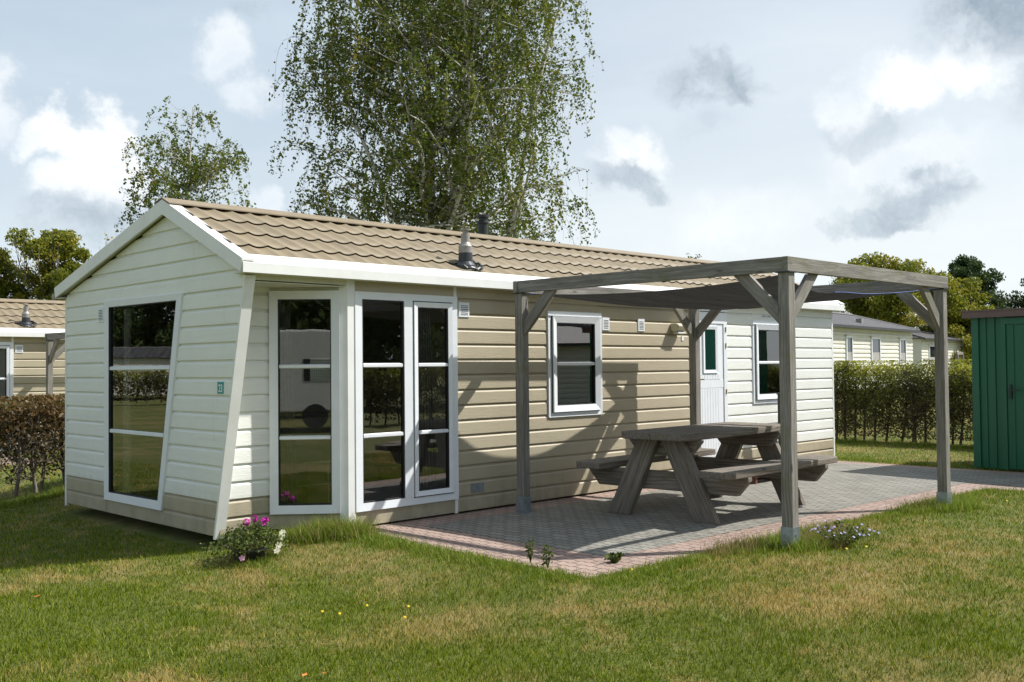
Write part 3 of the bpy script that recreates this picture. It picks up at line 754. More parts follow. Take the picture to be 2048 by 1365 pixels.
# flue and chimney
fx, fy = 2.86, .16; fz = roofz(fy)
mb = MB(); mb.lathe((fx,fy,0), [(.125,fz-.03),(.115,fz+.03),(.082,fz+.07),(.078,fz+.17),(.0,fz+.17)], 20); fl = mb.build('flue_pipe', M_FLUE, ch, smooth=False)
mb = MB(); mb.lathe((fx,fy,0), [(.079,fz+.17),(.079,fz+.245),(.062,fz+.265),(.050,fz+.29),(.050,fz+.385),(.0,fz+.385)], 20); mb.build('flue_collar', M_FLUEG, fl)
mb = MB(); mb.lathe((fx,fy,0), [(.030,fz+.38),(.030,fz+.42),(.062,fz+.425),(.062,fz+.437),(.0,fz+.44)], 20); mb.build('flue_cap', M_FLUEG, fl)
mb = MB()
pts = []
for k in range(17):
    a = -2.6+k*(3.6/16); pts.append((fx+.19*math.cos(a)-.0, fy-.02+.15*math.sin(a), roofz(fy+.15*math.sin(a))+.052+.012*math.sin(k*2.3)))
mb.tube(pts, .016, 6); mb.build('flue_flashing', M_FLUE, fl)
cx, cy = 4.62, 1.75
mb = MB(); mb.lathe((cx,cy,0), [(.070,3.1),(.070,3.52),(.082,3.525),(.082,3.545),(.060,3.56),(.060,3.60),(.085,3.605),(.085,3.635),(.06,3.64),(.0,3.64)], 20)
mb.build('chimney_pipe', M_BLK, ch)

# second chalet of the same kind beyond the hedge on the left
ch2 = copy_tree(ch); ch2.location = (-.06, 13.37, -.17)
ch2['label'] = 'neighbouring beige chalet behind the copper hedge at the left edge'
# things inside our chalet, seen through the bay window
def inside():
    c = thing('curtain', 'grey curtain hanging inside the left edge of the bay window', 'curtain', (.75,.55,.12))
    V = []; n = 60
    mbx = MB()
    a = [(-.10+.35*i/n, .10+.03*math.sin(i*.75), 0) for i in range(n)]
    mbx.add([(x,y,0) for x,y,_ in a]+[(x*.55+.0,y,2.2) for x,y,_ in a], [(i,i+1,n+i+1,n+i) for i in range(n-1)])
    mbx.build('drape', M_CURT, c, smooth=True, fix=False)
    c2 = copy_tree(c); c2.location = (2.25,.15,.12); c2['label'] = 'grey curtain inside the opening sash right of the bay post'
    c3 = copy_tree(c); c3.location = (.22,2.62,.12); c3.rotation_euler = (0,0,R(80)); c3['label'] = 'grey curtain inside the slanted gable window, by its left edge'
    s = thing('side_table', 'cream open-fronted side table with a middle shelf inside the bay window', 'side table', (1.22,.95,.1))
    for z in (.50, .27):
        m = MB(); m.box((-.35,-.2,z),(.30,.2,z+.022)); m.build('shelf', M_SHELF, s)
    for x in (-.34, .20):
        m = MB(); m.box((x,-.19,0),(x+.02,.19,.5)); m.build('side_panel', M_SHELF, s)
    m = MB(); m.box((-.33,.15,.1),(0,.17,.26)); m.build('back_panel', M_SHELF, s)
    p = MB(); Pb = PL((XR,YR,0), bd, (bd.y,-bd.x,0))
    p.loft([Pb(a,z,-.006) for a,z in rect(.40,.70,1.47,1.69)], [Pb(a,z,-.001) for a,z in rect(.40,.70,1.47,1.69)])
    po = p.build('pegboard', M_PAPER); tag(po, 'white sheet with rows of small black holes standing inside the bay window', 'pegboard')
    h = MB()
    for i in range(14):
        for j in range(8):
            aa = .418+i*.0205; zz = 1.485+j*.0255
            h.loft([Pb(a,z,-.0008) for a,z in rect(aa,aa+.005,zz,zz+.006)], [Pb(a,z,.0004) for a,z in rect(aa,aa+.005,zz,zz+.006)])
    h.build('holes', M_DARK, po)
    k = thing('kitchen_counter', 'dark kitchen counter with a chrome tap inside behind the tall front window', 'counter', (2.6,3.2,.1))
    m = MB(); m.box((-.9,-.3,0),(1.1,.5,.86)); m.build('cabinet', M_INT, k)
    m = MB(); m.box((-.93,-.34,.862),(1.13,.5,.90)); m.build('worktop', M_COUNTER, k)
    m = MB(); m.tube([(-.2,.1,.9),(-.2,.1,1.15),(-.2,.04,1.2),(-.2,-.06,1.18),(-.2,-.08,1.12)], .013, 8); m.build('tap', M_CHROME, k)
inside()

# ------------------------------------------------------------------ pergola
PA, PB_, PC, PD = Vector((3.092,-.482,0)), Vector((3.136,-3.668,0)), Vector((6.345,-3.672,0)), Vector((6.262,-.505,0))
def pergola():
    t = thing('pergola', 'grey timber pergola with four posts over the terrace of chalet 23', 'pergola', (4.7,-2.07,0))
    L = t.location
    for i, p in enumerate((PA, PB_, PC, PD)):
        q = p-L; po = beam('post', q+Vector((0,0,.05)), q+Vector((0,0,2.385)), .106, .106, M_WOOD, t, up=(0,1,0), bevel=.007)
        mb = MB(); hh = .19
        a_, b_ = .059, .0545
        mb.box((q.x-a_,q.y-a_,.0),(q.x+a_,q.y-b_,hh)); mb.box((q.x-a_,q.y+b_,.0),(q.x+a_,q.y+a_,hh))
        mb.box((q.x-a_,q.y-b_,.0),(q.x-b_,q.y+b_,hh)); mb.box((q.x+b_,q.y-b_,.0),(q.x+a_,q.y+b_,hh))
        mb.box((q.x-.075,q.y-.075,.008),(q.x+.075,q.y+.075,.015))
        mb.box((q.x-a_-.007,q.y+.02,.12),(q.x-a_,q.y+.034,.134)); mb.box((q.x-.02,q.y-a_-.007,.12),(q.x-.006,q.y-a_,.134)); mb.box((q.x+.0,q.y-a_-.007,.05),(q.x+.014,q.y-a_,.064))
        mb.build('post_shoe', M_GALV, t)
        mb = MB(); mb.box((q.x-.068,q.y-.068,2.378),(q.x+.068,q.y+.068,2.388)); mb.build('bracket', M_BLK, t)
    z = 2.388+.064; hb = .128; th = .052; e = .055
    def bm(a, b): return beam('beam', Vector(a)-L, Vector(b)-L, th, hb, M_WOOD, t)
    bm((PA.x-e+th/2, PA.y+.02, z), (PB_.x-e+th/2+.0, PB_.y-e+th, z))
    bm((PB_.x-e-.012, PB_.y-e+th/2, z), (PC.x+e+.03, PC.y-e+th/2, z+.004))
    bm((PC.x+e-th/2, PC.y-e+th+.002, z), (PD.x+e-th/2, PD.y+e-th, z))
    bm((PA.x-e-.02, PA.y+e-th/2, z), (PD.x+e+.02, PD.y+e-th/2, z))
    def br(p, d):
        d = Vector(d); a = p-L+Vector((0,0,2.00))+d*.050; b = p-L+Vector((0,0,2.388))+d*.438
        cot = 1.0
        beam('brace', a, b, .048, .112, M_WOOD, t, ends=(1/cot, -cot))
        # seat the ends into post and beam: short extension hidden inside both
    for p, ds in ((PA, ((0,-1,0),(1,0,0))), (PB_, ((0,1,0),(1,0,0))), (PC, ((-1,0,0),(0,1,0))), (PD, ((-1,0,0),(0,-1,0)))):
        for d in ds: br(p, d)
    return t
pg = pergola()
pg2 = copy_tree(pg); pg2.location = Vector(pg.location)+Vector((-.06,13.37,-.17)); pg2['label'] = 'grey timber pergola of the neighbouring chalet, behind the copper hedge at left'
def sail():
    n = 72; V = []; F = []
    for j in range(n+1):
        v = j/n
        for i in range(n+1):
            u = i/n; au, av = 4*u*(1-u), 4*v*(1-v)
            y = (-.60-.26*au)*(1-v) + (-3.60+.30*au)*v
            x = (3.20+.10*av)*(1-u) + (6.20-.22*av)*u
            z = 2.375-.085*au-.055*av-.02*au*av + .012*math.sin(14*u+5*v)*av*au + .010*math.sin(34*v-12*u)*au + .005*math.sin(70*v-22*u)*au
            V.append((x-4.7, y+2.07, z))
    for j in range(n):
        for i in range(n): a = j*(n+1)+i; F.append((a,a+1,a+n+2,a+n+1))
    o = npmesh('shade_sail', V, F, [M_CLOTH], smooth=True); o.location = (4.7,-2.07,0)
    tag(o, 'dark grey shade sail slung under the beams of the pergola above the picnic table', 'shade sail')
    for cx_, cy_, px, py in ((3.2,-.6,PA.x,PA.y),(6.2,-.6,PD.x,PD.y),(6.2,-3.6,PC.x,PC.y),(3.2,-3.6,PB_.x,PB_.y)):
        m = MB(); m.tube([(cx_-4.7,cy_+2.07,2.375),((cx_+px)/2-4.7,(cy_+py)/2+2.07,2.376),(px-4.7,py+2.07,2.384)], .006, 6); m.build('cord', M_ROPE, o)
    m = MB(); m.tube([(V[k][0], V[k][1], V[k][2]+.004) for k in range(n*(n+1)+n//2, n*(n+1)+n+1)], .005, 5); m.build('cord', M_ROPE, o)
sail()

# ------------------------------------------------------------------ picnic table
def picnic():
    t = thing('picnic_table', 'heavy weathered timber picnic table with two fixed benches under the shade sail', 'picnic table', (4.65,-1.80,.012), R(2.2))
    def I(x, y, z): return Matrix.Translation((x, y, z))
    def plank(name, y0, y1, z0, z1, hl, c, jag=0):
        # outline in plan with clipped outer corners, extruded in z
        out = [(-hl,y0),(hl,y0),(hl,y1),(-hl,y1)]
        s = 1 if abs(y1) > abs(y0) else -1
        if s > 0: o4 = [(-hl,y0),(hl,y0),(hl,y1-c),(hl-c,y1),(-hl+c,y1),(-hl,y1-c)]
        else: o4 = [(-hl,y0+c),(-hl+c,y0),(hl-c,y0),(hl,y0+c),(hl,y1),(-hl,y1)]
        mb = MB(); mb.loft([(x,y,z0) for x,y in o4], [(x,y,z1) for x,y in o4]); return mb.build(name, M_TWOOD, t, bevel=.010)
    plank('top_plank', .003, .425, .815, .887, 1.10, .09); plank('top_plank', -.425, -.003, .815, .885, 1.10, .09)
    plank('seat', .615, .985, .478, .548, 1.15, .07); plank('seat', -.985, -.615, .478, .546, 1.15, .07)
    for sx in (-1, 1):
        xo = sx*.93
        for sy in (-1, 1):   # A-frame leg, outer face at xo
            A = [(xo,sy*.68,0),(xo,sy*.40,0),(xo,sy*.0+sy*.02,.812),(xo,sy*.285,.812)]
            B = [(xo-sx*.075,y,z) for _,y,z in A]
            # object local X along the leg for the grain
            a = Vector((xo-sx*.0375, sy*.54, 0)); b = Vector((xo-sx*.0375, sy*.15, .812)); X = (b-a).normalized(); Yv = Vector((1,0,0)); Z = X.cross(Yv).normalized(); Yv = Z.cross(X)
            M = Matrix(((X.x,Yv.x,Z.x,a.x),(X.y,Yv.y,Z.y,a.y),(X.z,Yv.z,Z.z,a.z),(0,0,0,1))); Mi = M.inverted()
            mb = MB(); mb.loft([Mi@Vector(p) for p in A], [Mi@Vector(p) for p in B]); o = mb.build('leg', M_TWOOD, t, bevel=.008); o.matrix_local = M
        xi = xo-sx*.0765
        def cross(name, hl, z0, z1, c):
            M = Matrix(((0,-1,0,xi-sx*.0375),(1,0,0,0),(0,0,1,0),(0,0,0,1)))
            shape_beam(name, [(-hl,z1),(-hl,z0+c*1.15),(-hl+c,z0),(hl-c,z0),(hl,z0+c*1.15),(hl,z1)], .075, M_TWOOD, t, M, .007)
        cross('top_bearer', .445, .645, .814, .13); cross('seat_bearer', .985, .285, .477, .13)
picnic()

# step, dark post by the far window
st = thing('door_step', 'low red-brown wooden step on the paving in front of the white door', 'step', (7.25,-.62,.012))
for i in range(4):
    m = MB(); m.box((-.32,-.36+i*.165,.085),(.32,-.36+i*.165+.15,.11)); m.build('tread', M_STEP, st, bevel=.003)
for x in (-.30, .26):
    m = MB(); m.box((x,-.34,0),(x+.04,.28,.084)); m.build('bearer', M_STEP, st)
dp = thing('dark_post', 'dark brown bollard with a brass knob beside the far front window', 'post', (8.72,-.33,.012))
m = MB(); m.box((-.07,-.04,0),(.07,.04,1.12)); m.build('shaft', M_BLK, dp, bevel=.006)
m = MB(); m.box((-.08,-.05,1.121),(.08,.05,1.14)); m.build('cap', M_BLK, dp, bevel=.004)
m = MB(); m.lathe((-.045,-.062,1.035), [(.001,-.022),(.016,-.016),(.022,0),(.016,.016),(.001,.022)], 12); m.build('knob', M_BRASS, dp, smooth=True)

# ------------------------------------------------------------------ green shed
def shed():
    t = thing('garden_shed', 'green ribbed metal shed with brown roof edge at the right edge', 'shed', (10.80,-2.29,0), R(0))
    # runs along -Y from its left corner, slightly turned
    t.rotation_euler = (0,0,R(-90-6)+R(90)); 
    D, Lg, H = 2.2, 2.75, 2.24
    m = MB(); m.box((0.03,-Lg,.02),(D,-.0,H))
    m.box((-.0,-.105,.02),(.03,.0,H)); m.build('wall', M_SHED, t)
    for y in (-.20,-.33,-2.6,-2.35,-2.1,-1.85,-1.6):
        m = MB(); m.loft([(.03,y-.02,.02),(.012,y-.012,.02),(.012,y+.012,.02),(.03,y+.02,.02)], [(.03,y-.02,H),(.012,y-.012,H),(.012,y+.012,H),(.03,y+.02,H)]); m.build('rib', M_SHED, t)
    m = MB(); m.box((-.03,-.52,.02),(.03,-.45,H-.02)); m.box((-.03,-1.45,.02),(.03,-1.38,H-.02)); m.box((-.03,-1.38,H-.11),(.03,-.52,H-.02)); m.build('door_frame', M_SHED, t)
    m = MB(); m.box((-.012,-1.375,.04),(.028,-.525,H-.115))
    for y in (-.62,-.78,-.94,-1.1,-1.26): m.loft([(-.012,y-.02,.06),(-.026,y-.012,.06),(-.026,y+.012,.06),(-.012,y+.02,.06)],[(-.012,y-.02,H-.13),(-.026,y-.012,H-.13),(-.026,y+.012,H-.13),(-.012,y+.02,H-.13)])
    dr = m.build('door', M_SHED, t)
    m = MB(); m.box((-.045,-.60,1.05),(-.0275,-.565,1.26)); m.box((-.085,-.72,1.165),(-.065,-.575,1.185)); m.box((-.07,-.59,1.165),(-.045,-.575,1.185)); m.build('handle', M_BLK, dr)
    m = MB(); m.box((-.10,-Lg-.1,H+.0),(D+.1,.09,H+.095)); m.build('roof', M_BROWN, t)
    m = MB(); m.box((-.115,-Lg-.12,H+.0955),(D+.12,.105,H+.115)); m.build('roof_edge', M_BROWN, t)
shed()

# ------------------------------------------------------------------ background mobile homes
def mobile_home(loc, rz, label, L=11., D=3.8, wins=((1.4,.55),(4.2,.75),(7.6,.55)), H=2.25, group=None, doors=()):
    t = thing('mobile_home', label, 'mobile home', loc, rz, group)
    m = MB(); m.box((0,0,.15),(L,D,H))
    k = 0
    z = .3
    while z < H-.12:
        m.loft([(0.0,-.002,z),(0.0,-.022,z+.02),(0,-.022,z+.09),(0,-.002,z+.125)], [(L,-.002,z),(L,-.022,z+.02),(L,-.022,z+.09),(L,-.002,z+.125)]); z += .15
        
    m.build('wall', M_CREAM, t)
    for x, wd in wins:
        f = MB(); pl = PL((0,0,0),(1,0,0),(0,-1,0)); q = rect(x,x+wd,.95,H-.32); ring(f, pl, q, shrink(q,.06), .0, .06)
        fr = f.build('window', M_PVC, t)
        g = MB(); g.box((x+.055,-.03,1.0),(x+wd-.055,-.024,H-.37)); g.build('pane', M_GLASSD, fr)
        g = MB(); g.box((x+.07,-.034,1.01),(x+wd-.07,-.031,1.01+(H-1.4)*.45)); g.build('net_curtain', M_CURT, fr)
        g = MB(); g.box((x-.06,-.09,H-.31),(x+wd+.06,-.023,H-.28)); g.build('hood', M_CREAM, fr)
    rz0 = H+.02; e = .22; rh = .62; hip = 1.3
    # hipped roof of small tiles
    A = [(-e,-e,rz0),(L+e,-e,rz0),(L+e,D+e,rz0),(-e,D+e,rz0)]; Bq = [(hip,D/2,rz0+rh),(L-hip,D/2,rz0+rh)]
    m = MB(); m.add(A+Bq, [(0,1,5,4),(1,2,5),(2,3,4,5),(3,0,4),(3,2,1,0)])
    m.build('roof', M_RT, t)
    m = MB()
    for y in (-e-.02,): m.box((-e,y-.03,rz0-.09),(L+e,y+.03,rz0-.01))
    m.build('gutter', M_FLUE, t)
    m = MB(); m.tube([Bq[0], Bq[1]], .07, 6); m.tube([A[1], Bq[1]], .05, 6); m.tube([A[0], Bq[0]], .05, 6); m.build('ridge_tiles', M_GREYROOF, t)
    m = MB(); m.box((L*.55,.3,rz0+.15),(L*.55+.18,.5,rz0+.32)); m.build('roof_vent', M_FLUEG, t)
    return t
m_, t_, b_ = mat('dark_window_glass'); setb(t_, b_, color=(.02,.025,.03), rough=.05, spec=.8); M_GLASSD = m_
def mk_rt():
    m, t, b = mat('grey_small_tiles'); p = opos(t)
    vo = t.new('ShaderNodeTexBrick', offset=.5, inp={'Vector': p, 'Scale': 1.0, 'Brick Width': .36, 'Row Height': .36, 'Mortar Size': .06, 'Mortar Smooth': .3,
         'Color1': (.10,.098,.10,1), 'Color2': (.075,.073,.078,1), 'Mortar': (.02,.02,.02,1)})
    setb(t, b, color=vo.outputs[0], rough=.6, normal=bump(t, vo.outputs[1], -.6, .03)); return m
M_RT = mk_rt()
mobile_home((23.2, 7.35, .56), R(7.6), 'cream mobile home with grey tiled hipped roof seen over the right-hand hedge', L=10.8, wins=((3.4,.6),(5.9,.95),(9.1,.75)), H=2.25)
mobile_home((44.5, 13.0, .40), R(4), 'farther cream mobile home with grey roof, between the hedge and the green shed', L=15, D=4.4, wins=((1.,1.0),(6.0,1.2),(10,.9)), H=2.35)
def small_pergola():
    t = thing('pergola', 'small distant timber pergola standing left of the green shed above the hedge', 'pergola', (38.5,8.9,0), R(14))
    for x, y in ((0,0),(1.6,0),(0,-2),(1.6,-2)): beam('post', (x,y,0), (x,y,1.9), .12,.12, M_WOOD, t, up=(0,1,0))
    beam('beam', (-.1,0,1.96),(1.7,0,1.96),.06,.12,M_WOOD,t); beam('beam', (-.1,-2,1.96),(1.7,-2,1.96),.06,.12,M_WOOD,t)
    beam('brace', (.02,0,1.5),(.4,0,1.92),.05,.08,M_WOOD,t); beam('brace', (.02,-2,1.5),(.4,-2,1.92),.05,.08,M_WOOD,t)
small_pergola()

# ------------------------------------------------------------------ vegetation
def rnd(a, b): return random.uniform(a, b)
def leaves_np(pts, size, jitter=0., tint=None, flat=None):
    """leaf quads (diamond) at pts"""
    P = np.asarray(pts, dtype=np.float64); n = len(P)
    if jitter: P = P + rng.normal(0, jitter, (n,3))
    a = rng.normal(0, 1, (n,3)); a /= np.linalg.norm(a, axis=1)[:,None]
    if flat is not None: a[:,2] *= flat
    b = np.cross(a, rng.normal(0, 1, (n,3))); b /= np.linalg.norm(b, axis=1)[:,None]; 
    s = size*rng.uniform(.6, 1.3, n)[:,None]
    V = np.stack([P-a*s*.5, P+b*s*.32, P+a*s*.5, P-b*s*.32], axis=1).reshape(-1,3)
    F = np.arange(4*n).reshape(-1,4)
    T = np.repeat(rng.uniform(0,1,n) if tint is None else tint, 4)
    return V, F, T
class TB:   # batches of tubes through numpy
    def __init__(s): s.V = []; s.F = []; s.o = 0; s.mi = []
    def tube(s, pts, rad, n=4, mi=0):
        P = np.asarray(pts, float); k = len(P); rad = np.asarray(rad if hasattr(rad,'__len__') else [rad]*k)
        D = np.gradient(P, axis=0); D /= (np.linalg.norm(D, axis=1)[:,None]+1e-9)
        ref = np.array([.3,.2,1.]) if abs(D[0][2]) < .85 else np.array([1.,.2,0])
        A = np.cross(D, ref); A /= (np.linalg.norm(A, axis=1)[:,None]+1e-9); B = np.cross(D, A)
        an = np.arange(n)*2*np.pi/n
        V = P[:,None,:] + rad[:,None,None]*(A[:,None,:]*np.cos(an)[None,:,None]+B[:,None,:]*np.sin(an)[None,:,None])
        s.V.append(V.reshape(-1,3)); i = np.arange(k-1)[:,None]*n; j = np.arange(n)[None,:]; j2 = (j+1)%n
        F = np.stack([i+j, i+j2, i+n+j2, i+n+j], axis=-1).reshape(-1,4)+s.o
        s.F.append(F); s.o += k*n; s.mi += [mi]*len(F)
    def build(s, name, mats, parent): return npmesh(name, np.concatenate(s.V), np.concatenate(s.F), mats, parent, mi=s.mi, smooth=True)

def birch(loc, label, H, RX, zlow, ztop, stems, nlimb, strand, leaf, dens, right=(.71,-.70), seed=1, group=None, droop=1.0, scl=1.0, lps=3):
    random.seed(seed)
    t = thing('birch_tree', label, 'tree', loc, 0, group)
    tb = TB(); tw = TB(); L = []
    t.scale = (scl,)*3
    rt = Vector((right[0], right[1], 0)); fw = Vector((-right[1], right[0], 0))
    zc = (zlow+ztop)/2; hz = (ztop-zlow)/2
    def env(p):   # normalised distance in crown ellipsoid
        z = (p.z-zc)/hz; return math.sqrt((p.x*p.x+p.y*p.y)/(RX*RX) + (abs(z)**2.6))
    paths = []
    for (dx, dy, hh, r0, zs, bx) in stems:
        pts = []; n = 14
        for i in range(n+1):
            f = i/n; z = zs+(hh-zs)*f
            off = rt*(bx+dx*f**.9 + .10*math.sin(f*7+dx*5)) + fw*(dy*f**.9 + .08*math.sin(f*6+2))
            pts.append(Vector((off.x, off.y, z)))
        rr = [r0*(1-.93*i/n)+.008 for i in range(n+1)]
        tb.tube(pts, rr, 8); paths.append((pts, rr))
    limbs = []
    for k in range(nlimb):
        pts, rr = random.choice(paths) if random.random() > .3 else paths[0]
        i = random.randint(2, len(pts)-2); s = pts[i]
        if s.z < zlow*.55: continue
        az = rnd(0, 2*math.pi); up = rnd(.35, 1.1); d = Vector((math.cos(az), math.sin(az), up)).normalized()
        p = s.copy(); path = [p.copy()]; ln = 0; r = rr[i]*.55
        while ln < RX*1.35:
            st = .30; d = (d + Vector((rnd(-.16,.16), rnd(-.16,.16), rnd(-.14,.08)))).normalized()
            p = p + d*st; ln += st; path.append(p.copy())
            if env(p) > .93: break
        if len(path) < 3: continue
        m = len(path); tb.tube(path, [max(.008, r*(1-.85*i/m)) for i in range(m)], 5); limbs.append(path)
    for path in limbs:
        for q in path[1:]:
            for _ in range(dens):
                if random.random() > .85: continue
                az = rnd(0, 2*math.pi); d = Vector((math.cos(az), math.sin(az), rnd(-.1,.9))).normalized()
                l1 = rnd(.25, .75); p = q.copy(); tp = [p.copy()]
                for _i in range(3): p = p + d*l1/3; d = (d+Vector((0,0,-.28*droop))).normalized(); tp.append(p.copy())
                if env(p) > 1.07: continue
                ld = strand*rnd(.35, 1.25)*(1.0 if env(p) > .6 else .7); ns = max(2, int(ld/.16))
                sway = Vector((rnd(-.22,.22), rnd(-.22,.22), 0))
                for _i in range(ns):
                    d = (d+Vector((sway.x*.3,sway.y*.3,-.55*droop))).normalized(); p = p + d*.16
                    if p.z < zlow*.8: break
                    tp.append(p.copy())
                tw.tube(tp, [.0042*(1-.6*i/len(tp)) for i in range(len(tp))], 3)
                tn = random.random()*.6; full = random.random() < .68
                for a, b in zip(tp[1:-1], tp[2:]):
                    for _j in range(lps if full else 1):
                        f = random.random(); L.append((*(a*(1-f)+b*f), tn))
    tb.build('trunk', [M_BBARK], t)
    tw.build('twigs', [M_TWIG], t)
    L = np.array(L); V, F, T = leaves_np(L[:,:3], leaf, .05, np.clip(L[:,3]+rng.uniform(0,.4,len(L)),0,1))
    npmesh('crown', V, F, [M_BIRCH], t, tint=T)
    return t
birch((16.1,16.0,0), 'tall weeping birch with white trunks rising behind the chalet roof', 14, 3.55, 1.4, 12.9,
      [(-.5,-.4,12.6,.15,0,0),(1.0,-.9,12.0,.10,3.2,.02),(2.5,-.6,11.0,.095,1.5,.75),(-2.6,-.6,9.5,.08,2.0,-.05),(.6,1.6,11.5,.06,3.,.0),(1.2,-1.8,11,.05,3.,.1),(-1.4,-1.2,11.5,.05,3.5,0)], 195, 1.2, .084, 2, seed=5, scl=1.31, lps=6)
birch((13.3,27.3,0), 'smaller birch at left behind the chalet gable', 12, 2.25, 4.2, 11.7,
      [(.1,.1,11.5,.11,0,0),(-.8,.2,10.2,.06,3,0),(.9,-.3,10.0,.06,3,0)], 66, .95, .115, 2, seed=9, lps=5)
def broadleaf(loc, label, H, RX, zlow, m, leaf, n, seed, lobes=9, twigs=0, group=None, name='broadleaf_tree'):
    random.seed(seed); r = np.random.default_rng(seed)
    t = thing(name, label, 'tree', loc, 0, group); tb = TB(); P = []; TT = []
    tb.tube([(0,0,0),(.1,0,H*.3),(0,.1,H*.62),(.05,0,H*.93)], [.16,.12,.08,.02], 7)
    for k in range(lobes):
        az = 2*math.pi*k/lobes+rnd(-.4,.4); f = rnd(0.0,1); z = zlow+(H-zlow)*(.12+.86*f)
        rr = RX*rnd(.35,.8)*math.sqrt(max(.08,1-f**1.6)); c = np.array([rr*math.cos(az), rr*math.sin(az), z-.3])
        tb.tube([(0,0,max(.5,z-rnd(1.0,1.8))), tuple(c*.55+np.array([0,0,(z-.6)*.45])), tuple(c)], [.06,.04,.012], 5)
        nc = n//lobes; sz = RX*rnd(.32,.5)
        sub = r.normal(0, 1, (14,3)); sub /= np.linalg.norm(sub,axis=1)[:,None]; sub = c+sub*sz*r.uniform(.4,1.1,(14,1))*np.array([1,1,.8])
        for s_ in sub:
            q = r.normal(0, 1, (nc//14,3)); q /= np.linalg.norm(q,axis=1)[:,None]
            q = s_ + q*sz*.42*(r.uniform(0,1,(len(q),1))**.45)*np.array([1,1,.8]); q = q[(q[:,2] < H) & (q[:,2] > .5)]
            P.append(q); TT.append(np.clip(r.uniform(0,.45)+r.uniform(0,.55,len(q)),0,1))
            tb.tube([tuple(c), tuple(s_)], [.012,.006], 3)
    for k in range(twigs):
        az = rnd(0,6.28); rr = RX*rnd(0,.8); x, y = rr*math.cos(az), rr*math.sin(az); z = H*rnd(.65,.8)
        e = (x*1.1+rnd(-.2,.2), y*1.1+rnd(-.2,.2), z+rnd(.7,1.5)); tb.tube([(x*.6,y*.6,z-1.),(x,y,z),e], [.03,.02,.006], 3)
        for _ in range(3): tb.tube([(x,y,z),(e[0]+rnd(-.4,.4),e[1]+rnd(-.4,.4),e[2]-rnd(.0,.5))], [.012,.005], 3)
        kk = 26; f = r.uniform(.2,1,(kk,1)); P.append(np.array([x,y,z])*(1-f)+np.array(e)*f+r.normal(0,.12,(kk,3))); TT.append(r.uniform(.3,1,kk))
    tb.build('trunk', [M_BARK], t)
    P = np.concatenate(P); TT = np.concatenate(TT); V, F, T = leaves_np(P, leaf, 0, TT); npmesh('crown', V, F, [m], t, tint=T); return t
broadleaf((10.6,33.0,0), 'yellowing tree with bare twigs on top behind the neighbouring chalet roof', 7.2, 2.3, 1.6, M_YTREE, .13, 42000, 21, 13, 16)
broadleaf((8.9,34.6,0), 'yellow-green tree cut by the left edge of the picture', 6.4, 2.0, 1.6, M_YTREE, .13, 30000, 22, 11, 8)
broadleaf((12.1,31.9,0), 'low ochre tree beside the chalet gable, right of the twiggy one', 6.2, 1.5, 1.6, M_YTREE, .13, 22000, 23, 10, 4)
G = 'trees beyond the mobile homes'
for i, (x, y, H, RX, m, n, lb) in enumerate((
    (45.5,20.6,5.4,2.0,M_YTREE,9000,'low yellow-green tree directly right of the chalet corner'),
    (48.2,16.6,7.6,2.9,M_YTREE,16000,'yellow-green tree with pointed tops seen through the pergola frame'),
    (50.6,14.5,7.0,2.2,M_YTREE,11000,'yellow-green tree immediately left of the outer right pergola post'),
    (55.5,14.6,8.2,2.2,M_DTREE,14000,'tall dark green tree above the left end of the green shed'),
    (57.5,12.4,7.2,2.3,M_DTREE,12000,'dark green tree above the shed roof at the right edge'),
    (59.0,10.4,6.8,2.4,M_DTREE,10000,'dark green tree cut by the right edge over the shed'),
    (52.4,13.6,6.2,1.9,M_YTREE,8000,'olive green tree between the right pergola post and the dark trees'))):
    broadleaf((x,y,0), lb, H, RX*1.15, .9, m, .15, n*3, 40+i, 14, 0, G)
broadleaf((32.6,18.2,0), 'thin treetop just showing above the roof ridge at the pergola beam', 6.55, .9, 4.2, M_BIRCH, .10, 600, 61, 5, 8)
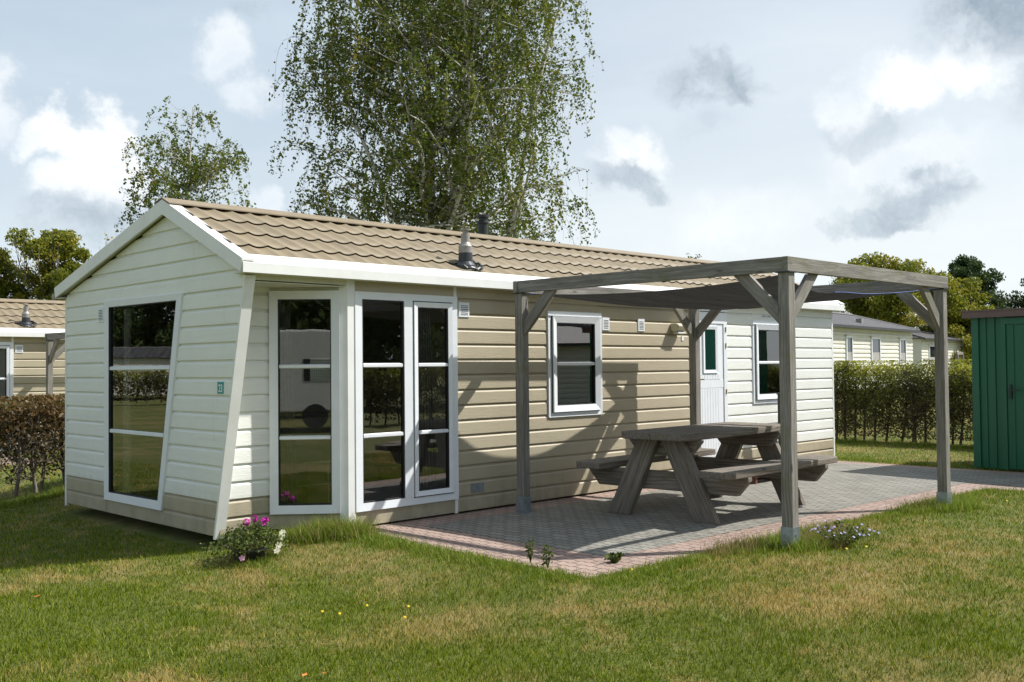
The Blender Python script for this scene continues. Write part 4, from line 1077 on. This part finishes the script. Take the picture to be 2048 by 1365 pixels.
# hedges ------------------------------------------------------------------
def hedge(loc, rz, L, D, H, label, leafm, twm, seed, nst, nleaf, topbias, leaf, name='hedge', low=.1, bare=0, rough_top=.13):
    random.seed(seed); r = np.random.default_rng(seed)
    t = thing(name, label, 'hedge', loc, rz); tb = TB(); tips = []
    for k in range(nst):
        x = L*(k+.5)/nst+rnd(-.08,.08); y = rnd(-D*.2,D*.2); lx, ly = rnd(-.12,.12), rnd(-.1,.1)
        pts = [(x,y,0),(x+lx*.5,y+ly,H*.35),(x+lx,y+ly*.5,H*.7),(x+lx*1.4,y,H*.96)]; tb.tube(pts, [.028,.022,.016,.006], 5)
        for b in range(20 if not bare else 30):
            z = H*rnd(.12,.92); f = z/H; sx, sy = x+lx*f, y+ly*f*.6; az = rnd(0,6.28); l = rnd(.25,.6)
            e = np.array([sx+math.cos(az)*l*.8, sy+math.sin(az)*min(l,D*.5), min(H+rnd(-.02,rough_top), z+rnd(.05,.45))])
            md = np.array([sx,sy,z])*.5+e*.5+r.normal(0,.04,3); tb.tube([(sx,sy,z),md,e],[.010,.007,.003],3)
            tips.append(e); tips.append(md)
            for c in range(5):
                e2 = md+np.array([rnd(-.2,.2),rnd(-.16,.16),rnd(-.02,.24)]); e2[2] = min(e2[2],H+rough_top*random.random()); tb.tube([md,(md+e2)/2+r.normal(0,.015,3),e2],[.005,.004,.002],3); tips.append(e2)
    tb.build('branches', [twm], t)
    tips = np.array(tips); wgt = np.clip((tips[:,2]/H),.05,1)**topbias; wgt /= wgt.sum()
    idx = r.choice(len(tips), nleaf, p=wgt); P = tips[idx]+r.normal(0,.06,(nleaf,3))
    nv = int(nleaf*(.42 if not bare else .12)); P[:nv] = np.stack([r.uniform(0,L,nv), r.normal(0,D*.24,nv), r.uniform(low,H,nv)],1); P[:,2] = np.clip(P[:,2], low, H+rough_top)
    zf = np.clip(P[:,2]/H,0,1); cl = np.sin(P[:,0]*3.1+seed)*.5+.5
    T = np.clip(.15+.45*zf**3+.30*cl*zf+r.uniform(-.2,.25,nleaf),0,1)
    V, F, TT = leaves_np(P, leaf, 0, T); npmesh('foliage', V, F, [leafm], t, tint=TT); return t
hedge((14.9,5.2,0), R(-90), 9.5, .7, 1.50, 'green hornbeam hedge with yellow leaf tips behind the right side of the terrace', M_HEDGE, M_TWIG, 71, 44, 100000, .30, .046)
hedge((-.45,5.55,0), R(14), 2.6, .75, 1.13, 'copper-leaved bare-twigged hedge left of the gable wall', M_HEDGER, M_TWIGL, 72, 10, 13000, 1.8, .055, low=.15, bare=1)

# ------------------------------------------------------------------ what the windows mirror (behind the camera)
hedge((-34,38,0), R(4), 32, .9, 1.5, 'long green hedge across the lawn opposite the gable', M_HEDGE, M_TWIG, 73, 60, 40000, .4, .12)
mobile_home((-15,52,0), R(188), 'cream mobile home beyond the hedge opposite the gable', L=14, wins=((1.4,.8),(4.2,1.),(7.6,.8),(10.5,1.)))
for i, (x, y, H, RX, lb) in enumerate(((-31,62,14,6,'dark tree left behind the home opposite the gable'),(-22,65,15,6.5,'tallest dark tree opposite the gable'),(-40,60,13,6,'dark tree at the end of the hedge opposite the gable'),(-13,64,13,6,'dark tree farthest right opposite the gable'),(-27,70,16,7,'dark tree filling the gap behind the home opposite the gable'))):
    broadleaf((x,y,0), lb, H, RX, .5, M_DTREE, .36, 26000, 80+i, 16, 0, 'trees opposite the gable')
hedge((-8,-17.5,0), R(9), 30, .9, 1.5, 'long hedge across the lawn behind the viewer', M_HEDGE, M_TWIG, 74, 60, 40000, .8, .09)
for i, (x, y, H, RX, lb) in enumerate(((-22,-16,11,5,'dark tree behind the caravan'),(-27,-23,12,5.5,'broad dark tree beyond the caravan'),(-19,-25,11,5,'dark tree between caravan and hedge end'),(6,-25,7,4,'dark tree beyond the middle of the hedge behind the viewer'),(13,-26,7.5,4.5,'dark tree right of the middle of the hedge behind the viewer'),(20,-25,7,4.5,'dark tree near the far end of the hedge behind the viewer'),(27,-23,7,4.5,'dark tree past the far end of the hedge behind the viewer'))):
    broadleaf((x,y,0), lb, H, RX, .4, M_DTREE, .30, 26000, 90+i, 16, 0, 'trees behind the viewer')
mobile_home((24.5,-11.5,0), R(188), 'cream mobile home facing the terrace from behind the viewer', L=7.5)
def caravan(loc, rz):
    t = thing('caravan', 'unseen white caravan behind the viewer, standing in for the awning mirrored by the bay window', 'caravan', loc, rz)
    prof = [(-2.6,.45),(-2.75,.9),(-2.6,1.9),(-2.1,2.45),(-1.5,2.6),(2.0,2.6),(2.5,2.4),(2.75,1.7),(2.7,.9),(2.5,.45)]
    m = MB(); m.loft([(x,-1.1,z) for x,z in prof],[(x,1.1,z) for x,z in prof]); m.build('body', M_CARAVAN, t, bevel=.05)
    for x in (-1.9,-.3,1.3):
        m = MB(); m.box((x,1.1,1.25),(x+.95,1.115,1.85)); m.build('window', M_GLASSD, t)
    m = MB(); m.box((.75,1.1,.6),(1.2,1.112,2.2)); m.build('door', M_CARAVAN, t)
    for s in (-1,1):
        m = MB(); m.tube([(0,s*1.0,.33),(0,s*1.12,.33)], .33, 18); m.build('wheel', M_RUB, t)
    m = MB(); m.tube([(-2.6,0,.5),(-3.7,0,.5)], .05, 6); m.build('drawbar', M_GALV, t)
caravan((-12.8,-11.6,0), R(-50))  # added for the bay window's reflection, in place of an awning tent

# ------------------------------------------------------------------ plants by the chalet
def flower_disc(V, F, T, c, r, n, up, petals=5):
    c = Vector(c); up = Vector(up).normalized(); a = up.cross(Vector((.3,.2,1))).normalized(); b = up.cross(a)
    for k in range(petals):
        an = 2*math.pi*k/petals; d = a*math.cos(an)+b*math.sin(an); s = up.cross(d)
        o = len(V); V += [tuple(c), tuple(c+d*r*.6+s*r*.38+up*r*.15), tuple(c+d*r+up*r*.1), tuple(c+d*r*.6-s*r*.38+up*r*.15)]; F.append((o,o+1,o+2,o+3)); T += [random.random()]*4
def potplant():
    random.seed(3)
    t = thing('flower_pot', 'black bowl of magenta geraniums and cream petunias at the foot of the leaning white fin', 'flower pot', (-.04,-.16,-.10)); t.scale = (.86,.86,.84)
    m = MB(); m.lathe((.0,0,0), [(.10,0),(.15,.02),(.175,.11),(.18,.12),(.165,.12),(.15,.10),(.0,.10)], 24); m.build('pot', M_BLK, t, smooth=True)
    P = []; tb = TB()
    for k in range(110):
        az = rnd(0,6.28); r = rnd(.05,.33)*(1.25 if random.random()<.4 else 1); h = .12+.15*(1-(r/.36)**2)+rnd(-.05,.08)
        e = (r*math.cos(az)*1.15, r*math.sin(az)*.95, max(.02,h)); tb.tube([(e[0]*.3,e[1]*.3,.1),(e[0]*.7,e[1]*.7,h*.8+.04),e],[.003,.003,.002],3)
        for _ in range(26): P.append((e[0]+random.gauss(0,.035), e[1]+random.gauss(0,.035), max(.01,e[2]+random.gauss(0,.03))))
    P = [q for q in P if not (q[2] < .12 and (.71*q[0]-.70*q[1]) > -.02 and (.66*q[0]+.75*q[1]) < .12)]
    V, F, T = leaves_np(np.array(P), .034); npmesh('foliage', V, F, [M_PLANT], t, tint=T)
    tops = [(-.02,.02,.40),(.06,.0,.43),(.15,-.02,.385),(.205,.03,.39)]
    V, F, T = [], [], []
    for c in tops:
        tb.tube([(c[0]*.4,c[1],.15),(c[0]*.8,c[1],.3),c],[.004,.004,.003],4)
        for _ in range(16):
            v = Vector((random.gauss(0,1),random.gauss(0,1),random.gauss(0,1))).normalized(); flower_disc(V,F,T,Vector(c)+v*.030,.022,5,v)
    npmesh('geranium_bloom', V, F, [M_PINKF], t, tint=T)
    V, F, T = [], [], []
    for c in ((.30,-.12,.215),(.36,-.06,.25),(.24,-.18,.15),(.20,-.20,.10),(.385,-.02,.235)):
        V, F, T = [], [], []; flower_disc(V,F,T,c,.040,6,(-.45,-.85,.35),6); npmesh('petunia_bloom', V, F, [M_WHITEF], t, tint=T)
    V, F, T = [], [], []
    flower_disc(V,F,T,(-.22,-.24,.085),.036,6,(-.5,-.8,.3),5); npmesh('pink_bloom', V, F, [M_PALEPINK], t, tint=T)
    tb.build('stems', [M_TWIGL], t)
potplant()
def weed(loc, label, h, spread, n, leaf, bloom=None, nb=0, name='weed', cat='weed'):
    t = thing(name, label, cat, loc); tb = TB(); P = []; tops = []
    for k in range(n):
        az = rnd(0,6.28); e = (spread*rnd(.2,1)*math.cos(az), spread*rnd(.2,1)*math.sin(az), h*rnd(.5,1)); tops.append(e)
        tb.tube([(0,0,0),(e[0]*.5,e[1]*.5,e[2]*.6),e],[.003,.002,.0015],3)
        for _ in range(9): f = rnd(.2,1); P.append((e[0]*f+random.gauss(0,.012), e[1]*f+random.gauss(0,.012), e[2]*f+abs(random.gauss(0,.008))))
    tb.build('stems', [M_PLANT], t)
    V, F, T = leaves_np(np.array(P), leaf); npmesh('leaves', V, F, [M_PLANT], t, tint=T)
    if bloom:
        V, F, T = [], [], []
        for e in tops[:nb]: flower_disc(V,F,T,e,.014,5,(rnd(-.5,.2),rnd(-.8,.0),.7))
        npmesh('blooms', V, F, [bloom], t, tint=T)
    return t
random.seed(5)
weed((1.62,-2.97,.008), 'low leafy weed growing between pink pavers near their front corner', .07, .09, 16, .05)
weed((1.10,-2.72,.0), 'upright spindly weed at the paving edge, right one of two', .22, .05, 7, .035)
weed((1.13,-2.50,.0), 'upright spindly weed at the paving edge, left one of two', .26, .05, 7, .03)
weed((3.52,-3.95,0), 'lilac-flowered weed clump right of the front pergola post', .20, .32, 60, .03, M_BLUEF, 34)
def specks(pts, label, name, cat, m, r=.013, grp=None):
    for i, (x, y, z, lb) in enumerate(pts):
        V, F, T = [], [], []
        flower_disc(V, F, T, (0,0,0), r, 8, (-.3,-.5,.8), 8); flower_disc(V, F, T, (0,0,.003), r*.6, 8, (-.3,-.5,.8), 7)
        o = npmesh(name, V, F, [m], tint=T); o.location = (x,y,z-.01+float(gz(x,y))); tag(o, lb, cat, grp)
specks([(-.72,-2.30,.05,'yellow dandelion in the lawn, the leftmost of the lawn cluster'),(-.66,-2.42,.045,'yellow dandelion in the lawn, second from the left of the cluster'),(-.40,-2.38,.05,'yellow dandelion in the lawn, the farthest of the cluster'),
        (-.22,-2.62,.05,'yellow dandelion in the lawn, rightmost of the cluster'),(-.42,-2.83,.045,'largest and nearest yellow dandelion of the lawn cluster'),(3.20,-4.15,.06,'yellow flower in the grass at the foot of the front pergola post'),
        (3.45,-4.2,.05,'yellow flower low in the grass just right of the front pergola post'),(7.1,-4.05,.06,'yellow flower in the grass beside the outer right pergola post'),(1.45,-3.28,.03,'yellow flower at the paving corner')], '', 'dandelion', 'flower', M_YELF, .011, 'yellow flowers in the grass')
for i, (x, y, s, lb) in enumerate(((-1.62,-3.46,.034,'orange fallen leaf on the lawn in the foreground, left one of the pair'),(-1.53,-3.52,.026,'orange fallen leaf on the lawn in the foreground, right one of the pair'),(-1.9,-.3,.05,'pale brown fallen leaf on the shaded lawn at left'))):
    n = 8; V = [(s*.6*math.cos(2*math.pi*k/n)*(1.3 if k%2 else .9), s*.4*math.sin(2*math.pi*k/n)*(1.2 if k%2 else .85), .006*math.sin(k*2.1)) for k in range(n)]
    m = MB(); m.add(V, [tuple(range(n))]); o = m.build('fallen_leaf', M_ORLEAF, fix=False); o.location = (x,y,.035+float(gz(x,y))); o.rotation_euler = (.2,.1,i*1.3); tag(o, lb, 'leaf', 'fallen leaves on the lawn')

# ------------------------------------------------------------------ grass
def inpoly(x, y, poly):
    ins = np.zeros(len(x), bool); n = len(poly)
    for i in range(n):
        x0, y0 = poly[i]; x1, y1 = poly[(i+1)%n]
        c = ((y0 > y) != (y1 > y)) & (x < (x1-x0)*(y-y0)/(y1-y0+1e-12)+x0); ins ^= c
    return ins
PAVE = [(1.18,.6),(1.03,-3.20),(8.42,-3.34),(8.47,-9.0),(10.60,-9.0),(10.60,.6)]
HOUSE = [(-.06,.5),(.2,.42),(1.1,.06),(X2,.02),(X2,W),(-.06,W)]
def blades(name, x, y, h, wd, label=None, m_=None):
    n = len(x); az = rng.uniform(0, 2*np.pi, n); la = rng.uniform(0, 2*np.pi, n); le = h*rng.uniform(.2,.9,n)
    dx, dy = np.cos(az)*wd/2, np.sin(az)*wd/2; tx, ty = np.cos(la)*le, np.sin(la)*le
    z0 = gz(x, y); m = .55; h = h + z0; hm = z0*(1-m)+h*m
    V = np.stack([np.stack([x-dx,y-dy,z0],1), np.stack([x+dx,y+dy,z0],1), np.stack([x+tx*.35+dx*.7,y+ty*.35+dy*.7,hm],1), np.stack([x+tx*.35-dx*.7,y+ty*.35-dy*.7,hm],1),
                  np.stack([x+tx,y+ty,h],1)], axis=1).reshape(-1,3)
    b = np.arange(n)*5
    F4 = np.stack([b,b+1,b+2,b+3],1); F3 = np.stack([b+3,b+2,b+4,b+4],1)
    me = bpy.data.meshes.new(name); me.vertices.add(len(V)); me.vertices.foreach_set('co', V.astype(np.float32).ravel())
    li = np.concatenate([F4.ravel(), F3[:,:3].ravel()]).astype(np.int32); me.loops.add(len(li)); me.loops.foreach_set('vertex_index', li)
    me.polygons.add(2*n); me.polygons.foreach_set('loop_start', np.concatenate([np.arange(n)*4, 4*n+np.arange(n)*3]).astype(np.int32))
    me.polygons.foreach_set('loop_total', np.concatenate([np.full(n,4),np.full(n,3)]).astype(np.int32))
    a = me.attributes.new('tint','FLOAT','POINT'); a.data.foreach_set('value', np.repeat(rng.uniform(0,1,n),5).astype(np.float32))
    me.materials.append(m_ or M_BLADE); me.update(calc_edges=True)
    o = bpy.data.objects.new(name, me); COL.objects.link(o); tag(o, label, kind='stuff', cat='grass'); return o
n = 900000
an = rng.uniform(R(6), R(86), n); lr = np.exp(rng.uniform(math.log(4.0), math.log(45), n))
x = CAM.x+lr*np.cos(an); y = CAM.y+lr*np.sin(an)
keep = ~inpoly(x, y, PAVE) & ~inpoly(x, y, HOUSE); x, y, lr = x[keep], y[keep], lr[keep]
cl = .5+.5*np.sin(x*2.3+1.7*np.sin(y*1.9))*np.cos(y*2.7+np.sin(x*3.1))
h = rng.uniform(.014,.030,len(x))*(1+.5*cl)
blades('lawn_grass', x, y, h, .0034*np.sqrt(lr/5.0)*rng.uniform(.7,1.4,len(x)), 'short mown lawn grass, green with straw-dry patches')
# longer grass along edges
def edge(pts, nn, sd, hmin, hmax):
    X = []; Y = []; Hh = []
    for (x0,y0,x1,y1,wgt,hs) in pts:
        k = int(nn*wgt); f = rng.uniform(0,1,k); X.append(x0+(x1-x0)*f+rng.normal(0,sd,k)); Y.append(y0+(y1-y0)*f+rng.normal(0,sd,k))
        Hh.append(rng.uniform(hmin,hmax,k)*hs*(.35+.75*np.abs(np.sin(f*17+x0*3)*np.cos(f*41+y0))))
    X, Y, Hh = map(np.concatenate, (X, Y, Hh)); kp = ~inpoly(X, Y, [(p[0]+(.08 if p[0]<5 else 0), p[1]+(.08 if p[1]<-1 else 0)) for p in PAVE]) & ~inpoly(X, Y, HOUSE); return X[kp], Y[kp], Hh[kp]
X, Y, Hh = edge([(.62,.0,1.05,-.40,.9,2.3),(.40,.25,1.0,-.2,.6,1.5),(1.0,-.4,.95,-1.2,.55,.9),(.95,-1.2,.92,-2.2,.5,.8),(.95,-2.2,.94,-3.2,.45,.7),(1.0,-3.35,2.8,-3.36,.6,.7),(2.6,-3.42,4.2,-3.46,.9,1.2),(3.05,-3.72,3.7,-3.8,.6,1.5),
                 (5.8,-3.5,7.2,-3.56,.9,1.3),(4.2,-3.45,8.4,-3.45,.9,.7),(6.15,-3.72,6.7,-3.8,.5,1.5),(10.7,-2.1,11.2,.6,.5,1.1),(-.2,-.4,.2,-.1,.25,.8),(14.5,-2,14.5,5,1.4,1.4),(-.4,5.4,2.2,6.0,1.0,1.4),(8.4,-3.5,8.35,-6,.5,.7)], 5200, .085, .03, .105)
kx = rng.uniform(-4, 9, 900); ky = rng.uniform(-7.2, -.6, 900); kk = rng.integers(6, 26, 900)
tx = np.repeat(kx, kk)+rng.normal(0,.03,kk.sum()); ty = np.repeat(ky, kk)+rng.normal(0,.03,kk.sum()); th = rng.uniform(.02,.062,kk.sum())
kp = ~inpoly(tx, ty, PAVE) & ~inpoly(tx, ty, HOUSE); X = np.concatenate([X, tx[kp]]); Y = np.concatenate([Y, ty[kp]]); Hh = np.concatenate([Hh, th[kp]])
blades('tall_grass', X, Y, Hh, .0058*np.ones(len(X)), 'longer uncut grass along the paving edges, post feet and chalet corner', M_TALL)
# thin seed stalks
X, Y, Hh = edge([(2.4,-3.40,3.0,-3.44,.10,1.6),(3.3,-3.70,4.1,-3.62,.16,1.5),(5.8,-3.50,6.6,-3.55,.05,1.8),(.6,-.1,1.05,-.5,.05,2.2),(3.3,-3.9,3.7,-3.9,.05,1.4)], 5200, .07, .09, .15)
blades('seed_stalks', X, Y, Hh, .0035*np.ones(len(X)), 'thin dry seed stalks standing above the grass near the front pergola post', M_STALK)
